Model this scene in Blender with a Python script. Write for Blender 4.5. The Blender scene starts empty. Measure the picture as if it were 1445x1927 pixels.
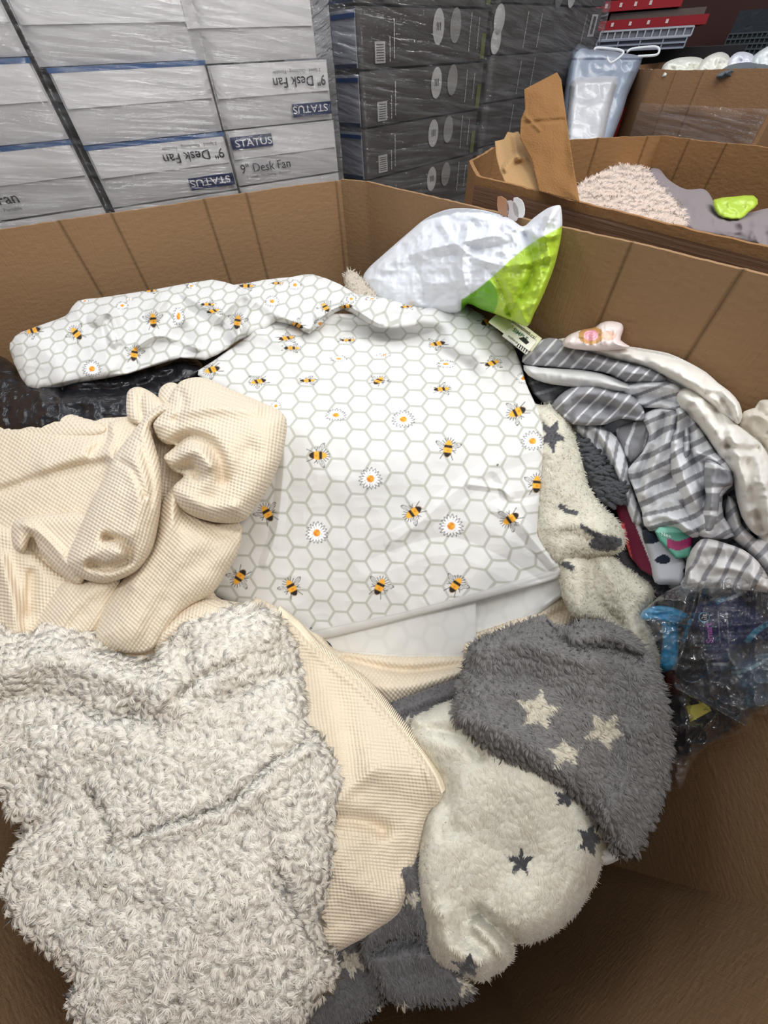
import bpy, math, numpy as np
from mathutils import Vector, Matrix
rng = np.random.default_rng(7)
scn = bpy.context.scene
COL = scn.collection
# ------------------------------------------------------------------ camera
W_, H_, F = 1445., 1927., 690.
CX, CY = W_/2, H_/2
CAMZ = 1.45
C0 = np.array([0., 0., CAMZ])
def nrm(v):
    v = np.asarray(v, float); return v/np.linalg.norm(v)
zc = -nrm([30., -555., -F])
fw = np.array([0, 0, -1.]); fy = nrm(fw-zc*fw.dot(zc)); fx = np.cross(fy, zc)
R = np.array([fx, fy, zc])
cam = bpy.data.cameras.new('camera'); camo = bpy.data.objects.new('camera', cam); COL.objects.link(camo)
cam.sensor_fit = 'VERTICAL'; cam.sensor_height = 36; cam.lens = 36*F/H_
cam.clip_start = .01
M = Matrix([list(R[i])+[C0[i]] for i in range(3)]+[[0, 0, 0, 1]])
camo.matrix_world = M
scn.camera = camo
# ------------------------------------------------------------------ light
wd = bpy.data.worlds.new('warehouse_air'); scn.world = wd; wd.use_nodes = True
bg = wd.node_tree.nodes['Background']; bg.inputs[0].default_value = (.80, .88, 1.0, 1); bg.inputs[1].default_value = .37
def area(name, loc, size, sizey, power, col, target):
    l = bpy.data.lights.new(name, 'AREA'); l.shape = 'RECTANGLE'; l.size = size; l.size_y = sizey
    l.energy = power; l.color = col
    o = bpy.data.objects.new(name, l); COL.objects.link(o); o.location = loc
    o.rotation_euler = (Vector(target)-Vector(loc)).to_track_quat('-Z', 'Y').to_euler()
    return o
for lx, ly, lz, lw, pw, lc in ((-1.6, 2.1, 3.5, 3.0, 26, (.93, .96, 1)), (.5, 1.2, 3.7, 3.0, 28, (.95, .97, 1)), (1.7, -.3, 3.5, 2.4, 26, (1, .98, .95)), (.0, -.2, 3.5, 2.6, 33, (1, .98, .95)), (2.3, -1.4, 3.3, 3.0, 44, (1, .97, .92)), (2.4, 4.2, 4.0, 3.2, 30, (1, .97, .92))):
    area('ceiling_lamp_light', (lx, ly, lz), lw, .16, pw, lc, (lx*.6, ly*.9+.05, 0))
scn.view_settings.view_transform = 'Standard'; scn.view_settings.look = 'None'
scn.view_settings.gamma = 1; scn.view_settings.use_curve_mapping = False
scn.view_settings.exposure = .05
scn.cycles.transparent_max_bounces = 16; scn.cycles.max_bounces = 10; scn.cycles.diffuse_bounces = 8

# ------------------------------------------------------------------ helpers
def s2l(c):
    c = np.asarray(c, float)/255.
    return np.where(c <= .04045, c/12.92, ((c+.055)/1.055)**2.4)
def tag(o, label=None, cat=None, group=None, kind=None):
    if label: o['label'] = label
    if cat: o['category'] = cat
    if group: o['group'] = group
    if kind: o['kind'] = kind
    return o
def empty(name, label, cat, loc=(0, 0, 0), group=None):
    o = bpy.data.objects.new(name, None); COL.objects.link(o); o.location = loc; o.empty_display_size = .05
    return tag(o, label, cat, group)
def dirz(x, y):
    x = np.asarray(x, float); y = np.asarray(y, float)
    v = np.stack([(x-CX)/F, -(y-CY)/F, -np.ones_like(x)], -1)
    return v @ R.T
def at(x, y, Z): return C0+dirz(x, y)*np.asarray(Z)[..., None]
def atdrop(x, y, d):
    v = dirz(x, y); return C0+v*(-d/v[..., 2])
def tps_fit(ctrl):
    P = np.array(ctrl, float); X = P[:, :2]/500.; v = 1/P[:, 2]; n = len(P)
    if n == 1: return lambda x, y: np.full(np.shape(x), P[0, 2])
    A = np.c_[np.ones(n), X]
    if n <= 3:
        c, *_ = np.linalg.lstsq(A, v, rcond=None); w = np.zeros(n)
    else:
        d = np.linalg.norm(X[:, None]-X[None], axis=-1); K = np.where(d > 0, d**2*np.log(d+1e-12), 0)+np.eye(n)*1e-3
        S = np.block([[K, A], [A.T, np.zeros((3, 3))]]); sol = np.linalg.solve(S, np.r_[v, 0, 0, 0]); w = sol[:n]; c = sol[n:]
    def f(x, y):
        x = np.asarray(x, float)/500.; y = np.asarray(y, float)/500.
        r = c[0]+c[1]*x+c[2]*y
        if np.any(w):
            for i in range(n):
                d2 = (x-X[i, 0])**2+(y-X[i, 1])**2; r = r+w[i]*.5*d2*np.log(d2+1e-12)
        return 1/np.clip(r, .2, 4)
    return f
def vnoise(x, y, seed=0):
    x = np.asarray(x, float)+seed*17.31; y = np.asarray(y, float)-seed*9.7
    xi = np.floor(x).astype(np.int64); yi = np.floor(y).astype(np.int64); fx_ = x-xi; fy_ = y-yi
    fx_ = fx_*fx_*(3-2*fx_); fy_ = fy_*fy_*(3-2*fy_)
    def h(a, b):
        n = (a*374761393+b*668265263+seed*1442695) & 0x7fffffff
        n = ((n ^ (n >> 13))*1274126177) & 0x7fffffff
        return ((n ^ (n >> 16)) & 0xffff)/65535.
    a = h(xi, yi); b = h(xi+1, yi); c = h(xi, yi+1); d = h(xi+1, yi+1)
    return (a*(1-fx_)+b*fx_)*(1-fy_)+(c*(1-fx_)+d*fx_)*fy_*1.-.5
def fbm(x, y, seed=0, o=3):
    r = 0; a = 1.
    for i in range(o): r = r+a*vnoise(x*2**i, y*2**i, seed+i); a *= .5
    return r
def worley(x, y, s, seed=0):
    """nearest jittered-grid centre: returns distance (in cells) and centre px"""
    gx = np.floor(x/s).astype(np.int64); gy = np.floor(y/s).astype(np.int64)
    best = np.full(np.shape(x), 9.); bx = np.zeros_like(best); by = np.zeros_like(best)
    for i in (-1, 0, 1):
        for j in (-1, 0, 1):
            a = gx+i; b = gy+j
            n = (a*73856093 ^ b*19349663 ^ (seed*83492791+5)) & 0x7fffffff
            n = ((n ^ (n >> 13))*1274126177) & 0x7fffffff; n = n ^ (n >> 15)
            jx = (n & 1023)/1023.; jy = ((n >> 10) & 1023)/1023.
            cx = (a+jx)*s; cy = (b+jy)*s
            d = np.hypot(x-cx, y-cy)/s
            m = d < best; best = np.where(m, d, best); bx = np.where(m, cx, bx); by = np.where(m, cy, by)
    return best, bx, by
def catmull(P, n=6, closed=True):
    P = np.array(P, float); N = len(P); out = []
    rngi = range(N) if closed else range(N-1)
    for i in rngi:
        if closed: p0, p1, p2, p3 = P[i-1], P[i], P[(i+1) % N], P[(i+2) % N]
        else: p0, p1, p2, p3 = P[max(i-1, 0)], P[i], P[i+1], P[min(i+2, N-1)]
        for k in range(n):
            t = k/n
            out.append(.5*((2*p1)+(-p0+p2)*t+(2*p0-5*p1+4*p2-p3)*t*t+(-p0+3*p1-3*p2+p3)*t**3))
    if not closed: out.append(P[-1])
    return np.array(out)
def inpoly(x, y, P):
    r = np.zeros(np.shape(x), bool); n = len(P)
    for i in range(n):
        x1, y1 = P[i-1]; x2, y2 = P[i]
        if y1 == y2: continue
        c = ((y1 > y) != (y2 > y)) & (x < (x2-x1)*(y-y1)/(y2-y1)+x1)
        r ^= c
    return r
def distpoly(x, y, P, closed=True, near=False):
    n = len(P); best = np.full(np.shape(x), 1e18)
    if near: nx = np.zeros(np.shape(x)); ny = np.zeros(np.shape(x))
    for i in range(0 if closed else 1, n):
        ax, ay = P[i-1]; bx, by = P[i]; dx, dy = bx-ax, by-ay; L = dx*dx+dy*dy
        if L == 0: continue
        t = np.clip(((x-ax)*dx+(y-ay)*dy)/L, 0, 1); qx = ax+t*dx; qy = ay+t*dy
        d = (x-qx)**2+(y-qy)**2
        if near:
            m = d < best; nx = np.where(m, qx, nx); ny = np.where(m, qy, ny)
        best = np.minimum(best, d)
    if near: return np.sqrt(best), nx, ny
    return np.sqrt(best)
def sdist(x, y, P):
    """signed side + distance for an open polyline"""
    n = len(P); best = np.full(np.shape(x), 1e18); sg = np.zeros(np.shape(x))
    for i in range(1, n):
        ax, ay = P[i-1]; bx, by = P[i]; dx, dy = bx-ax, by-ay; L = dx*dx+dy*dy
        t = np.clip(((x-ax)*dx+(y-ay)*dy)/L, 0, 1); d = (x-ax-t*dx)**2+(y-ay-t*dy)**2
        m = d < best; best = np.where(m, d, best); sg = np.where(m, np.sign(dx*(y-ay)-dy*(x-ax)), sg)
    return np.sqrt(best), sg

# box walls (inner faces) of the big pallet box, clockwise from the far corner
BOX = np.array([(-.067, 1.291), (0, 1.249), (.591, .441), (.50, -.13), (.20, -.295), (-.42, -.30), (-.74, -.05), (-.86, .25), (-.92, .905)])
def wall_limit(d):
    lim = np.full(d.shape[:-1], 9.); c = BOX.mean(0)
    for i in range(len(BOX)):
        a = BOX[i]; b = BOX[(i+1) % len(BOX)]; e = b-a; n = nrm([-e[1], e[0]])
        if n@(a-c) < 0: n = -n
        k = n@a; dd = d[..., 0]*n[0]+d[..., 1]*n[1]
        lim = np.where(dd > 1e-6, np.minimum(lim, k/np.maximum(dd, 1e-6)), lim)
    return lim
# general surface of the heap: (px, py, depth along the optical axis)
BASE = [(700, 1150, .70), (700, 1000, .675), (700, 850, .675), (700, 750, .73), (700, 640, .80), (560, 550, .88), (200, 620, .86), (60, 650, .85),
        (430, 850, .62), (100, 850, .68), (100, 1100, .63), (400, 1050, .61), (250, 1200, .59),
        (300, 1400, .53), (550, 1400, .54), (300, 1700, .48), (100, 1500, .54), (600, 1750, .50), (50, 1750, .50), (130, 1900, .48), (450, 1900, .47),
        (700, 1400, .58), (750, 1650, .535), (1050, 1250, .635), (1050, 1450, .575), (1230, 1450, .60), (950, 1600, .56), (900, 1850, .51), (700, 1850, .505),
        (1080, 850, .72), (1100, 1100, .68), (1180, 1150, .68), (1200, 800, .655), (1350, 750, .575), (1440, 900, .52), (1440, 1100, .52),
        (1300, 1000, .60), (1300, 1200, .60), (1440, 1300, .51), (1300, 1450, .565)]
base_fn = tps_fit(BASE)

class Relief:
    def __init__(s, outline, ctrl=None, lift=0., H=.02, w=25., folds=(), T=.02, smooth=6, noise=None, clamp=True, backw=None, uvrot=0.):
        s.uvrot = uvrot
        s.out = catmull(outline, smooth) if smooth else np.array(outline, float)
        s.fn = base_fn if ctrl is None else tps_fit(ctrl)
        s.lift = lift; s.H = H; s.w = w; s.folds = folds; s.T = T; s.noise = noise; s.clamp = clamp; s.backw = backw or w
    def height(s, x, y, d=None):
        if d is None: d = distpoly(x, y, s.out)
        t = np.clip(d/s.w, 0, 1); h = s.H*np.sqrt(np.clip(1-(1-t)**2, 0, 1))
        edge = np.clip(d/8., 0, 1)
        for f in s.folds:
            kind, pts, fw_, amp = f[:4]
            P = catmull(pts, 5, False) if len(pts) > 2 else np.array(pts, float)
            if kind == 'step':          # side to the left of travel is raised, falling off slowly
                dd, sg = sdist(x, y, P); v = np.where(sg > 0, np.exp(-(dd/fw_)**1.5), 0.)*np.clip(dd/3., 0, 1)
            else:
                dd = distpoly(x, y, P, False)
                if kind == 'g': v = np.exp(-(dd/fw_)**2)
                elif kind == 't': v = np.clip(1-dd/fw_, 0, 1)
                else: v = np.exp(-dd/fw_)
            h = h+amp*v*edge
        if s.noise is not None: h = h+s.noise(x, y)*np.clip(d/12., 0, 1)
        return h
    def pos(s, x, y, d=None, extra=0.):
        v = dirz(x, y); Z = s.fn(x, y)-s.lift-s.height(x, y, d)-extra
        if s.clamp: Z = np.minimum(Z, wall_limit(v)-.012)
        return C0+v*Z[..., None]
    def grid(s, step):
        x0, y0 = s.out.min(0)-step; x1, y1 = s.out.max(0)+step
        nx = int((x1-x0)/step)+2; ny = int((y1-y0)/step)+2
        gx = x0+np.arange(nx)*step; gy = y0+np.arange(ny)*step
        X, Y = np.meshgrid(gx, gy, indexing='ij')
        cc = inpoly(X[:-1, :-1]+step/2, Y[:-1, :-1]+step/2, s.out)
        idx = np.arange(nx*ny).reshape(nx, ny)
        q = np.stack([idx[:-1, :-1], idx[1:, :-1], idx[1:, 1:], idx[:-1, 1:]], -1)[cc]
        used = np.zeros(nx*ny, bool); used[q.ravel()] = True
        cnt = np.zeros((nx, ny), int)
        for a in (0, 1):
            for b in (0, 1): cnt[a:nx-1+a, b:ny-1+b] += cc
        bd = (used.reshape(nx, ny) & (cnt < 4)).ravel()
        mp = -np.ones(nx*ny, int); mp[used] = np.arange(used.sum())
        x = X.ravel()[used]; y = Y.ravel()[used]; b = bd[used]; q = mp[q]
        d, qx, qy = distpoly(x, y, s.out, near=True)
        x = np.where(b, qx, x); y = np.where(b, qy, y); d = np.where(b, 0, d)
        return x, y, d, b, q[:, ::-1]
    def build(s, acc, step=3., color=None, back=True, backstep=None):
        x, y, d, b, q = s.grid(step)
        p = s.pos(x, y, d); n = len(p)
        col = color(x, y) if callable(color) else np.tile(s2l(color), (n, 1))
        zr = .62/F; cr_, sr_ = math.cos(s.uvrot), math.sin(s.uvrot)
        x_ = x+2.2*vnoise(x/26., y/26., 77)+7*vnoise(x/120., y/120., 78); y_ = y+2.2*vnoise(x/26., y/26., 79)+7*vnoise(x/120., y/120., 76)
        uvw = np.stack([(x_*cr_-y_*sr_)*zr, (x_*sr_+y_*cr_)*zr, 0*x], -1)
        acc.add(p, q, col, uvw)
        if back:
            v = dirz(x, y); t = np.clip(d/s.backw, 0, 1); Zf = (p-C0)@(-R[:, 2])
            Zb = Zf+s.H*np.sqrt(np.clip(1-(1-t)**2, 0, 1))+s.T*np.sqrt(np.clip(1-(1-t)**2, 0, 1))+.0008
            if s.clamp: Zb = np.minimum(Zb, wall_limit(v)-.005)
            Zb = np.maximum(Zb, Zf)
            pb = C0+v*Zb[:, None]
            off = acc.n
            acc.add(pb, q[:, ::-1], col, pb)
            # stitch border edges
            e = np.concatenate([q[:, [0, 1]], q[:, [1, 2]], q[:, [2, 3]], q[:, [3, 0]]])
            key = np.sort(e, 1); kk = key[:, 0]*(n+1)+key[:, 1]
            u, inv, c = np.unique(kk, return_inverse=True, return_counts=True)
            be = e[c[inv] == 1]
            acc.quads.append(np.stack([be[:, 1]+off-n, be[:, 0]+off-n, be[:, 0]+off, be[:, 1]+off], -1))
        return s
    def fur(s, acc, spacing, L, wdt, color, clump=9., curl=1., comb=(0, 0), up=.8, tilt=0., seed=1, jit=.25, inset=0.):
        """tufts of pile rooted on the surface (thin tapered ribbons)"""
        r = np.random.default_rng(seed)
        x0, y0 = s.out.min(0); x1, y1 = s.out.max(0)
        x0 = max(x0, -60); x1 = min(x1, W_+60); y0 = max(y0, -60); y1 = min(y1, H_+60)
        N = int((x1-x0)*(y1-y0)/spacing**2)
        x = r.uniform(x0, x1, N); y = r.uniform(y0, y1, N)
        m = inpoly(x, y, s.out); x = x[m]; y = y[m]; d = distpoly(x, y, s.out)
        p = s.pos(x, y, d); e = 1.5
        px_ = s.pos(x+e, y)-s.pos(x-e, y); py_ = s.pos(x, y+e)-s.pos(x, y-e)
        nn = np.cross(py_, px_); nn /= np.linalg.norm(nn, axis=1)[:, None]+1e-12
        tc = -dirz(x, y); nn = np.where((np.sum(nn*tc, 1) < 0)[:, None], -nn, nn)
        # near the outline lean outward
        scale = F/((p-C0)@(-R[:, 2]))
        _, cx, cy = worley(x, y, clump, seed)
        wc = s.pos(cx, cy)-p; k = np.linalg.norm(wc, axis=1); wc = wc*np.minimum(1, .02/np.maximum(k, 1e-9))[:, None]
        cd = comb(x, y) if callable(comb) else np.tile(np.array(comb, float), (len(x), 1))
        ang = vnoise(cx/31., cy/31., seed+3)*14+r.normal(0, .3, len(x)); hx = np.cos(ang)*jit; hy = np.sin(ang)*jit
        cd = cd+np.stack([hx, hy], -1)
        u = R[:, 0]*1.; vv = -R[:, 1]
        t = cd[:, :1]*u+cd[:, 1:]*vv; t = t-nn*np.sum(t*nn, 1)[:, None]
        _, qx, qy = distpoly(x, y, s.out, near=True)
        o = np.stack([qx-x, qy-y], -1); o /= np.maximum(np.linalg.norm(o, axis=1), 1e-6)[:, None]
        ew = np.clip(1-d/14., 0, 1)[:, None]*.5
        t = t+ew*(o[:, :1]*u+o[:, 1:]*vv)
        LL = L*r.uniform(.65, 1.2, len(x))[:, None]
        mid = p+nn*LL*up*.6+t*LL*.35+wc*.15*curl
        tip = p+nn*LL*up*.75+t*LL*1.0+wc*.75*curl
        if tilt: tip = tip-nn*LL*tilt
        ax = tip-p; side = np.cross(ax, tc+r.normal(0, .35, ax.shape)); side /= np.linalg.norm(side, axis=1)[:, None]+1e-12
        ww = wdt*r.uniform(.7, 1.3, len(x))[:, None]
        V = np.stack([p-side*ww, p+side*ww, mid+side*ww*.8, mid-side*ww*.8, tip+side*ww*.18, tip-side*ww*.18], 1)
        n = len(x); i = np.arange(n)[:, None]*6
        Q = np.concatenate([i+np.array([[0, 1, 2, 3]]), i+np.array([[3, 2, 4, 5]])])
        c = color(x, y) if callable(color) else np.tile(s2l(color), (n, 1))
        c = c*r.uniform(.93, 1.05, n)[:, None]
        out_ = -wc/(np.linalg.norm(wc, axis=1)[:, None]+1e-9)*np.clip(np.linalg.norm(wc, axis=1)[:, None]/(.5*clump*.62/F), 0, 1)
        cn = nn+out_*.75*min(curl, 1)+t*.2; cn /= np.linalg.norm(cn, axis=1)[:, None]
        tn = cn+np.cross(side, ax)/(np.linalg.norm(ax, axis=1)[:, None]+1e-9)*0; 
        acc.add(V.reshape(-1, 3), Q, np.repeat(c, 6, 0), np.repeat(p, 6, 0), nn=np.repeat(tn, 6, 0))
class Acc:
    def __init__(s): s.v = []; s.quads = []; s.tris = []; s.c = []; s.u = []; s.nn = []; s.n = 0; s.cn = False
    def add(s, v, q=None, c=None, u=None, t=None, nn=None):
        v = np.asarray(v, float)
        s.nn.append(np.zeros_like(v) if nn is None else nn); s.cn = s.cn or nn is not None
        if c is None: c = np.ones((len(v), 3))
        c = np.asarray(c, float)
        if c.ndim == 1: c = np.tile(c, (len(v), 1))
        if q is not None and len(q): s.quads.append(np.asarray(q, int)+s.n)
        if t is not None and len(t): s.tris.append(np.asarray(t, int)+s.n)
        s.v.append(v); s.c.append(c); s.u.append(v if u is None else u); s.n += len(v)
    def obj(s, name, mat, parent=None, smooth=True):
        v = np.concatenate(s.v); c = np.concatenate(s.c); u = np.concatenate(s.u)
        q = np.concatenate(s.quads) if s.quads else np.zeros((0, 4), int)
        t = np.concatenate(s.tris) if s.tris else np.zeros((0, 3), int)
        me = bpy.data.meshes.new(name); loc = np.zeros(3)
        if parent is not None: loc = np.array(parent.location)
        else:
            loc = np.array([v[:, 0].mean(), v[:, 1].mean(), v[:, 2].min()])
        me.vertices.add(len(v)); me.vertices.foreach_set('co', (v-loc).astype(np.float32).ravel())
        me.loops.add(len(q)*4+len(t)*3); me.loops.foreach_set('vertex_index', np.r_[q.ravel(), t.ravel()].astype(np.int32))
        me.polygons.add(len(q)+len(t))
        me.polygons.foreach_set('loop_start', np.r_[np.arange(len(q))*4, len(q)*4+np.arange(len(t))*3].astype(np.int32))
        me.polygons.foreach_set('use_smooth', np.full(len(q)+len(t), smooth))
        a = me.color_attributes.new('paint', 'FLOAT_COLOR', 'POINT'); a.data.foreach_set('color', np.c_[c, np.ones(len(c))].astype(np.float32).ravel())
        b = me.attributes.new('cloth', 'FLOAT_VECTOR', 'POINT'); b.data.foreach_set('vector', u.astype(np.float32).ravel())
        me.update(calc_edges=True); me.validate()
        if s.cn: me.normals_split_custom_set_from_vertices(np.concatenate(s.nn).tolist())
        o = bpy.data.objects.new(name, me); COL.objects.link(o); me.materials.append(mat)
        if parent is not None: o.parent = parent
        else: o.location = loc
        return o

# ------------------------------------------------------------------ materials
def mat(name, rough=.8, spec=.3, paint=True, color=(200, 200, 200), sheen=0., coat=0., alpha=1., metal=0., trans=0.):
    m = bpy.data.materials.new(name); m.use_nodes = True; nt = m.node_tree; b = nt.nodes['Principled BSDF']
    b.inputs['Roughness'].default_value = rough; b.inputs['Specular IOR Level'].default_value = spec
    b.inputs['Base Color'].default_value = (*s2l(color), 1); b.inputs['Metallic'].default_value = metal
    b.inputs['Sheen Weight'].default_value = sheen; b.inputs['Coat Weight'].default_value = coat; b.inputs['Coat Roughness'].default_value = .12
    b.inputs['Alpha'].default_value = alpha
    if paint:
        a = nt.nodes.new('ShaderNodeAttribute'); a.attribute_name = 'paint'; nt.links.new(a.outputs['Color'], b.inputs['Base Color'])
    return m
def N(nt, t, **k):
    n = nt.nodes.new(t)
    for a, v in k.items(): setattr(n, a, v)
    return n
def noise_bump(m, scale, strength, dist=.002, detail=4, attr=None, stretch=None, dist_noise=0):
    nt = m.node_tree; b = nt.nodes['Principled BSDF']
    if attr: tc = N(nt, 'ShaderNodeAttribute', attribute_name=attr); out = tc.outputs['Vector']
    else: tc = N(nt, 'ShaderNodeTexCoord'); out = tc.outputs['Object']
    if stretch:
        mp = N(nt, 'ShaderNodeMapping'); mp.inputs['Scale'].default_value = stretch; nt.links.new(out, mp.inputs['Vector']); out = mp.outputs[0]
    no = N(nt, 'ShaderNodeTexNoise'); no.inputs['Scale'].default_value = scale; no.inputs['Detail'].default_value = detail
    no.inputs['Distortion'].default_value = dist_noise
    nt.links.new(out, no.inputs['Vector'])
    bp = N(nt, 'ShaderNodeBump'); bp.inputs['Strength'].default_value = strength; bp.inputs['Distance'].default_value = dist
    nt.links.new(no.outputs['Fac'], bp.inputs['Height'])
    old = b.inputs['Normal'].links[0].from_socket if b.inputs['Normal'].links else None
    if old: nt.links.new(old, bp.inputs['Normal'])
    nt.links.new(bp.outputs[0], b.inputs['Normal'])
    return m
def knit_bump(m, period=.0075, strength=.85, dist=.0009):
    nt = m.node_tree; b = nt.nodes['Principled BSDF']
    a = N(nt, 'ShaderNodeAttribute', attribute_name='cloth')
    k = 2*math.pi/period
    mp = N(nt, 'ShaderNodeMapping'); mp.inputs['Scale'].default_value = (k, k*.8, k); nt.links.new(a.outputs['Vector'], mp.inputs[0])
    sp = N(nt, 'ShaderNodeSeparateXYZ'); nt.links.new(mp.outputs[0], sp.inputs[0])
    s1 = N(nt, 'ShaderNodeMath', operation='SINE'); nt.links.new(sp.outputs[0], s1.inputs[0])
    s2 = N(nt, 'ShaderNodeMath', operation='SINE'); nt.links.new(sp.outputs[1], s2.inputs[0])
    ml = N(nt, 'ShaderNodeMath', operation='MULTIPLY'); nt.links.new(s1.outputs[0], ml.inputs[0]); nt.links.new(s2.outputs[0], ml.inputs[1])
    bp = N(nt, 'ShaderNodeBump'); bp.inputs['Strength'].default_value = strength; bp.inputs['Distance'].default_value = dist
    nt.links.new(ml.outputs[0], bp.inputs['Height']); nt.links.new(bp.outputs[0], b.inputs['Normal'])
    return m
def film(name, tint=(1, 1, 1), haze=.06, gloss=.25, rough=.12, stretch=(3, 3, 60), scale=4, bump=.6, dist=.01, streak=.5):
    """thin clear plastic: transparent with glossy wrinkles and a slight milky haze"""
    m = bpy.data.materials.new(name); m.use_nodes = True; nt = m.node_tree; nt.nodes.clear()
    out = N(nt, 'ShaderNodeOutputMaterial'); tr = N(nt, 'ShaderNodeBsdfTransparent'); tr.inputs[0].default_value = (*tint, 1)
    gl = N(nt, 'ShaderNodeBsdfGlossy'); gl.inputs['Roughness'].default_value = rough; gl.inputs['Color'].default_value = (1, 1, 1, 1)
    df = N(nt, 'ShaderNodeBsdfDiffuse'); df.inputs[0].default_value = (.75, .77, .8, 1)
    tc = N(nt, 'ShaderNodeAttribute', attribute_name='cloth'); mp = N(nt, 'ShaderNodeMapping'); mp.inputs['Scale'].default_value = stretch
    nt.links.new(tc.outputs['Vector'], mp.inputs[0])
    no = N(nt, 'ShaderNodeTexNoise'); no.inputs['Scale'].default_value = scale; no.inputs['Detail'].default_value = 5; no.inputs['Distortion'].default_value = .4
    nt.links.new(mp.outputs[0], no.inputs['Vector'])
    bp = N(nt, 'ShaderNodeBump'); bp.inputs['Strength'].default_value = bump; bp.inputs['Distance'].default_value = dist
    nt.links.new(no.outputs['Fac'], bp.inputs['Height']); nt.links.new(bp.outputs[0], gl.inputs['Normal'])
    m1 = N(nt, 'ShaderNodeMixShader'); 
    rp = N(nt, 'ShaderNodeMapRange'); rp.inputs['From Min'].default_value = .45; rp.inputs['From Max'].default_value = .75
    rp.inputs['To Min'].default_value = haze*.4; rp.inputs['To Max'].default_value = haze*2.5
    nt.links.new(no.outputs['Fac'], rp.inputs[0]); nt.links.new(rp.outputs[0], m1.inputs[0])
    nt.links.new(tr.outputs[0], m1.inputs[1]); nt.links.new(df.outputs[0], m1.inputs[2])
    fr = N(nt, 'ShaderNodeFresnel'); fr.inputs['IOR'].default_value = 1.25; nt.links.new(bp.outputs[0], fr.inputs['Normal'])
    ad = N(nt, 'ShaderNodeMath', operation='ADD'); ad.inputs[1].default_value = gloss; nt.links.new(fr.outputs[0], ad.inputs[0]); ad.use_clamp = True
    m2 = N(nt, 'ShaderNodeMixShader'); nt.links.new(ad.outputs[0], m2.inputs[0]); nt.links.new(m1.outputs[0], m2.inputs[1]); nt.links.new(gl.outputs[0], m2.inputs[2])
    nt.links.new(m2.outputs[0], out.inputs[0])
    return m
M_fur = mat('fluffy_pile', .95, .12, sheen=.25)
nt_ = M_fur.node_tree; tl_ = nt_.nodes.new('ShaderNodeBsdfTranslucent'); mx_ = nt_.nodes.new('ShaderNodeMixShader'); mx_.inputs[0].default_value = .38
nt_.links.new(nt_.nodes['Attribute'].outputs['Color'], tl_.inputs[0]); nt_.links.new(nt_.nodes['Principled BSDF'].outputs[0], mx_.inputs[1]); nt_.links.new(tl_.outputs[0], mx_.inputs[2]); nt_.links.new(mx_.outputs[0], nt_.nodes['Material Output'].inputs[0])
M_knit = knit_bump(mat('knitted_cotton', .92, .15, sheen=.15))
M_cot = noise_bump(mat('printed_cotton', .75, .25), 900, .12, .0006, 2)
M_sheet = noise_bump(mat('soft_cotton', .88, .2, sheen=.1), 700, .2, .0008, 2)
M_pvc = mat('glossy_polythene', .28, .5); noise_bump(M_pvc, 22, .35, .006, 5, dist_noise=1.2)
M_black = mat('black_polythene', .25, .5); noise_bump(M_black, 26, .6, .01, 5, dist_noise=1.0)
M_print = mat('printed_card', .45, .35)
M_paint = mat('printed_ink', .6, .2)
M_dark = mat('dark_goods', .6, .3)
M_metal = mat('metal_wire', .3, .5, metal=.8)
M_film = film('clear_film', haze=.09, gloss=.11, rough=.05, stretch=(1, 1, 1), scale=11, bump=.6, dist=.012)
M_wrap = film('stretch_wrap', haze=.05, gloss=.05, rough=.07, stretch=(1.0, 1.0, 13), scale=6, bump=1., dist=.014)
def cardboard():
    m = mat('corrugated_cardboard', .8, .2)
    nt = m.node_tree; b = nt.nodes['Principled BSDF']
    tc = N(nt, 'ShaderNodeAttribute', attribute_name='cloth'); 
    mp = N(nt, 'ShaderNodeMapping'); mp.inputs['Scale'].default_value = (330, 330, 18); nt.links.new(tc.outputs['Vector'], mp.inputs[0])
    no = N(nt, 'ShaderNodeTexNoise'); no.inputs['Scale'].default_value = 1.; no.inputs['Detail'].default_value = 2; nt.links.new(mp.outputs[0], no.inputs['Vector'])
    mp2 = N(nt, 'ShaderNodeMapping'); mp2.inputs['Scale'].default_value = (60, 60, 140); nt.links.new(tc.outputs['Vector'], mp2.inputs[0])
    n2 = N(nt, 'ShaderNodeTexNoise'); n2.inputs['Scale'].default_value = 1.; n2.inputs['Detail'].default_value = 3; nt.links.new(mp2.outputs[0], n2.inputs['Vector'])
    ad = N(nt, 'ShaderNodeMath', operation='ADD'); nt.links.new(no.outputs['Fac'], ad.inputs[0]); nt.links.new(n2.outputs['Fac'], ad.inputs[1])
    bp = N(nt, 'ShaderNodeBump'); bp.inputs['Strength'].default_value = .6; bp.inputs['Distance'].default_value = .002
    nt.links.new(ad.outputs[0], bp.inputs['Height']); nt.links.new(bp.outputs[0], b.inputs['Normal'])
    return m
M_card = cardboard()
CARD = (150, 119, 87)

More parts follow.
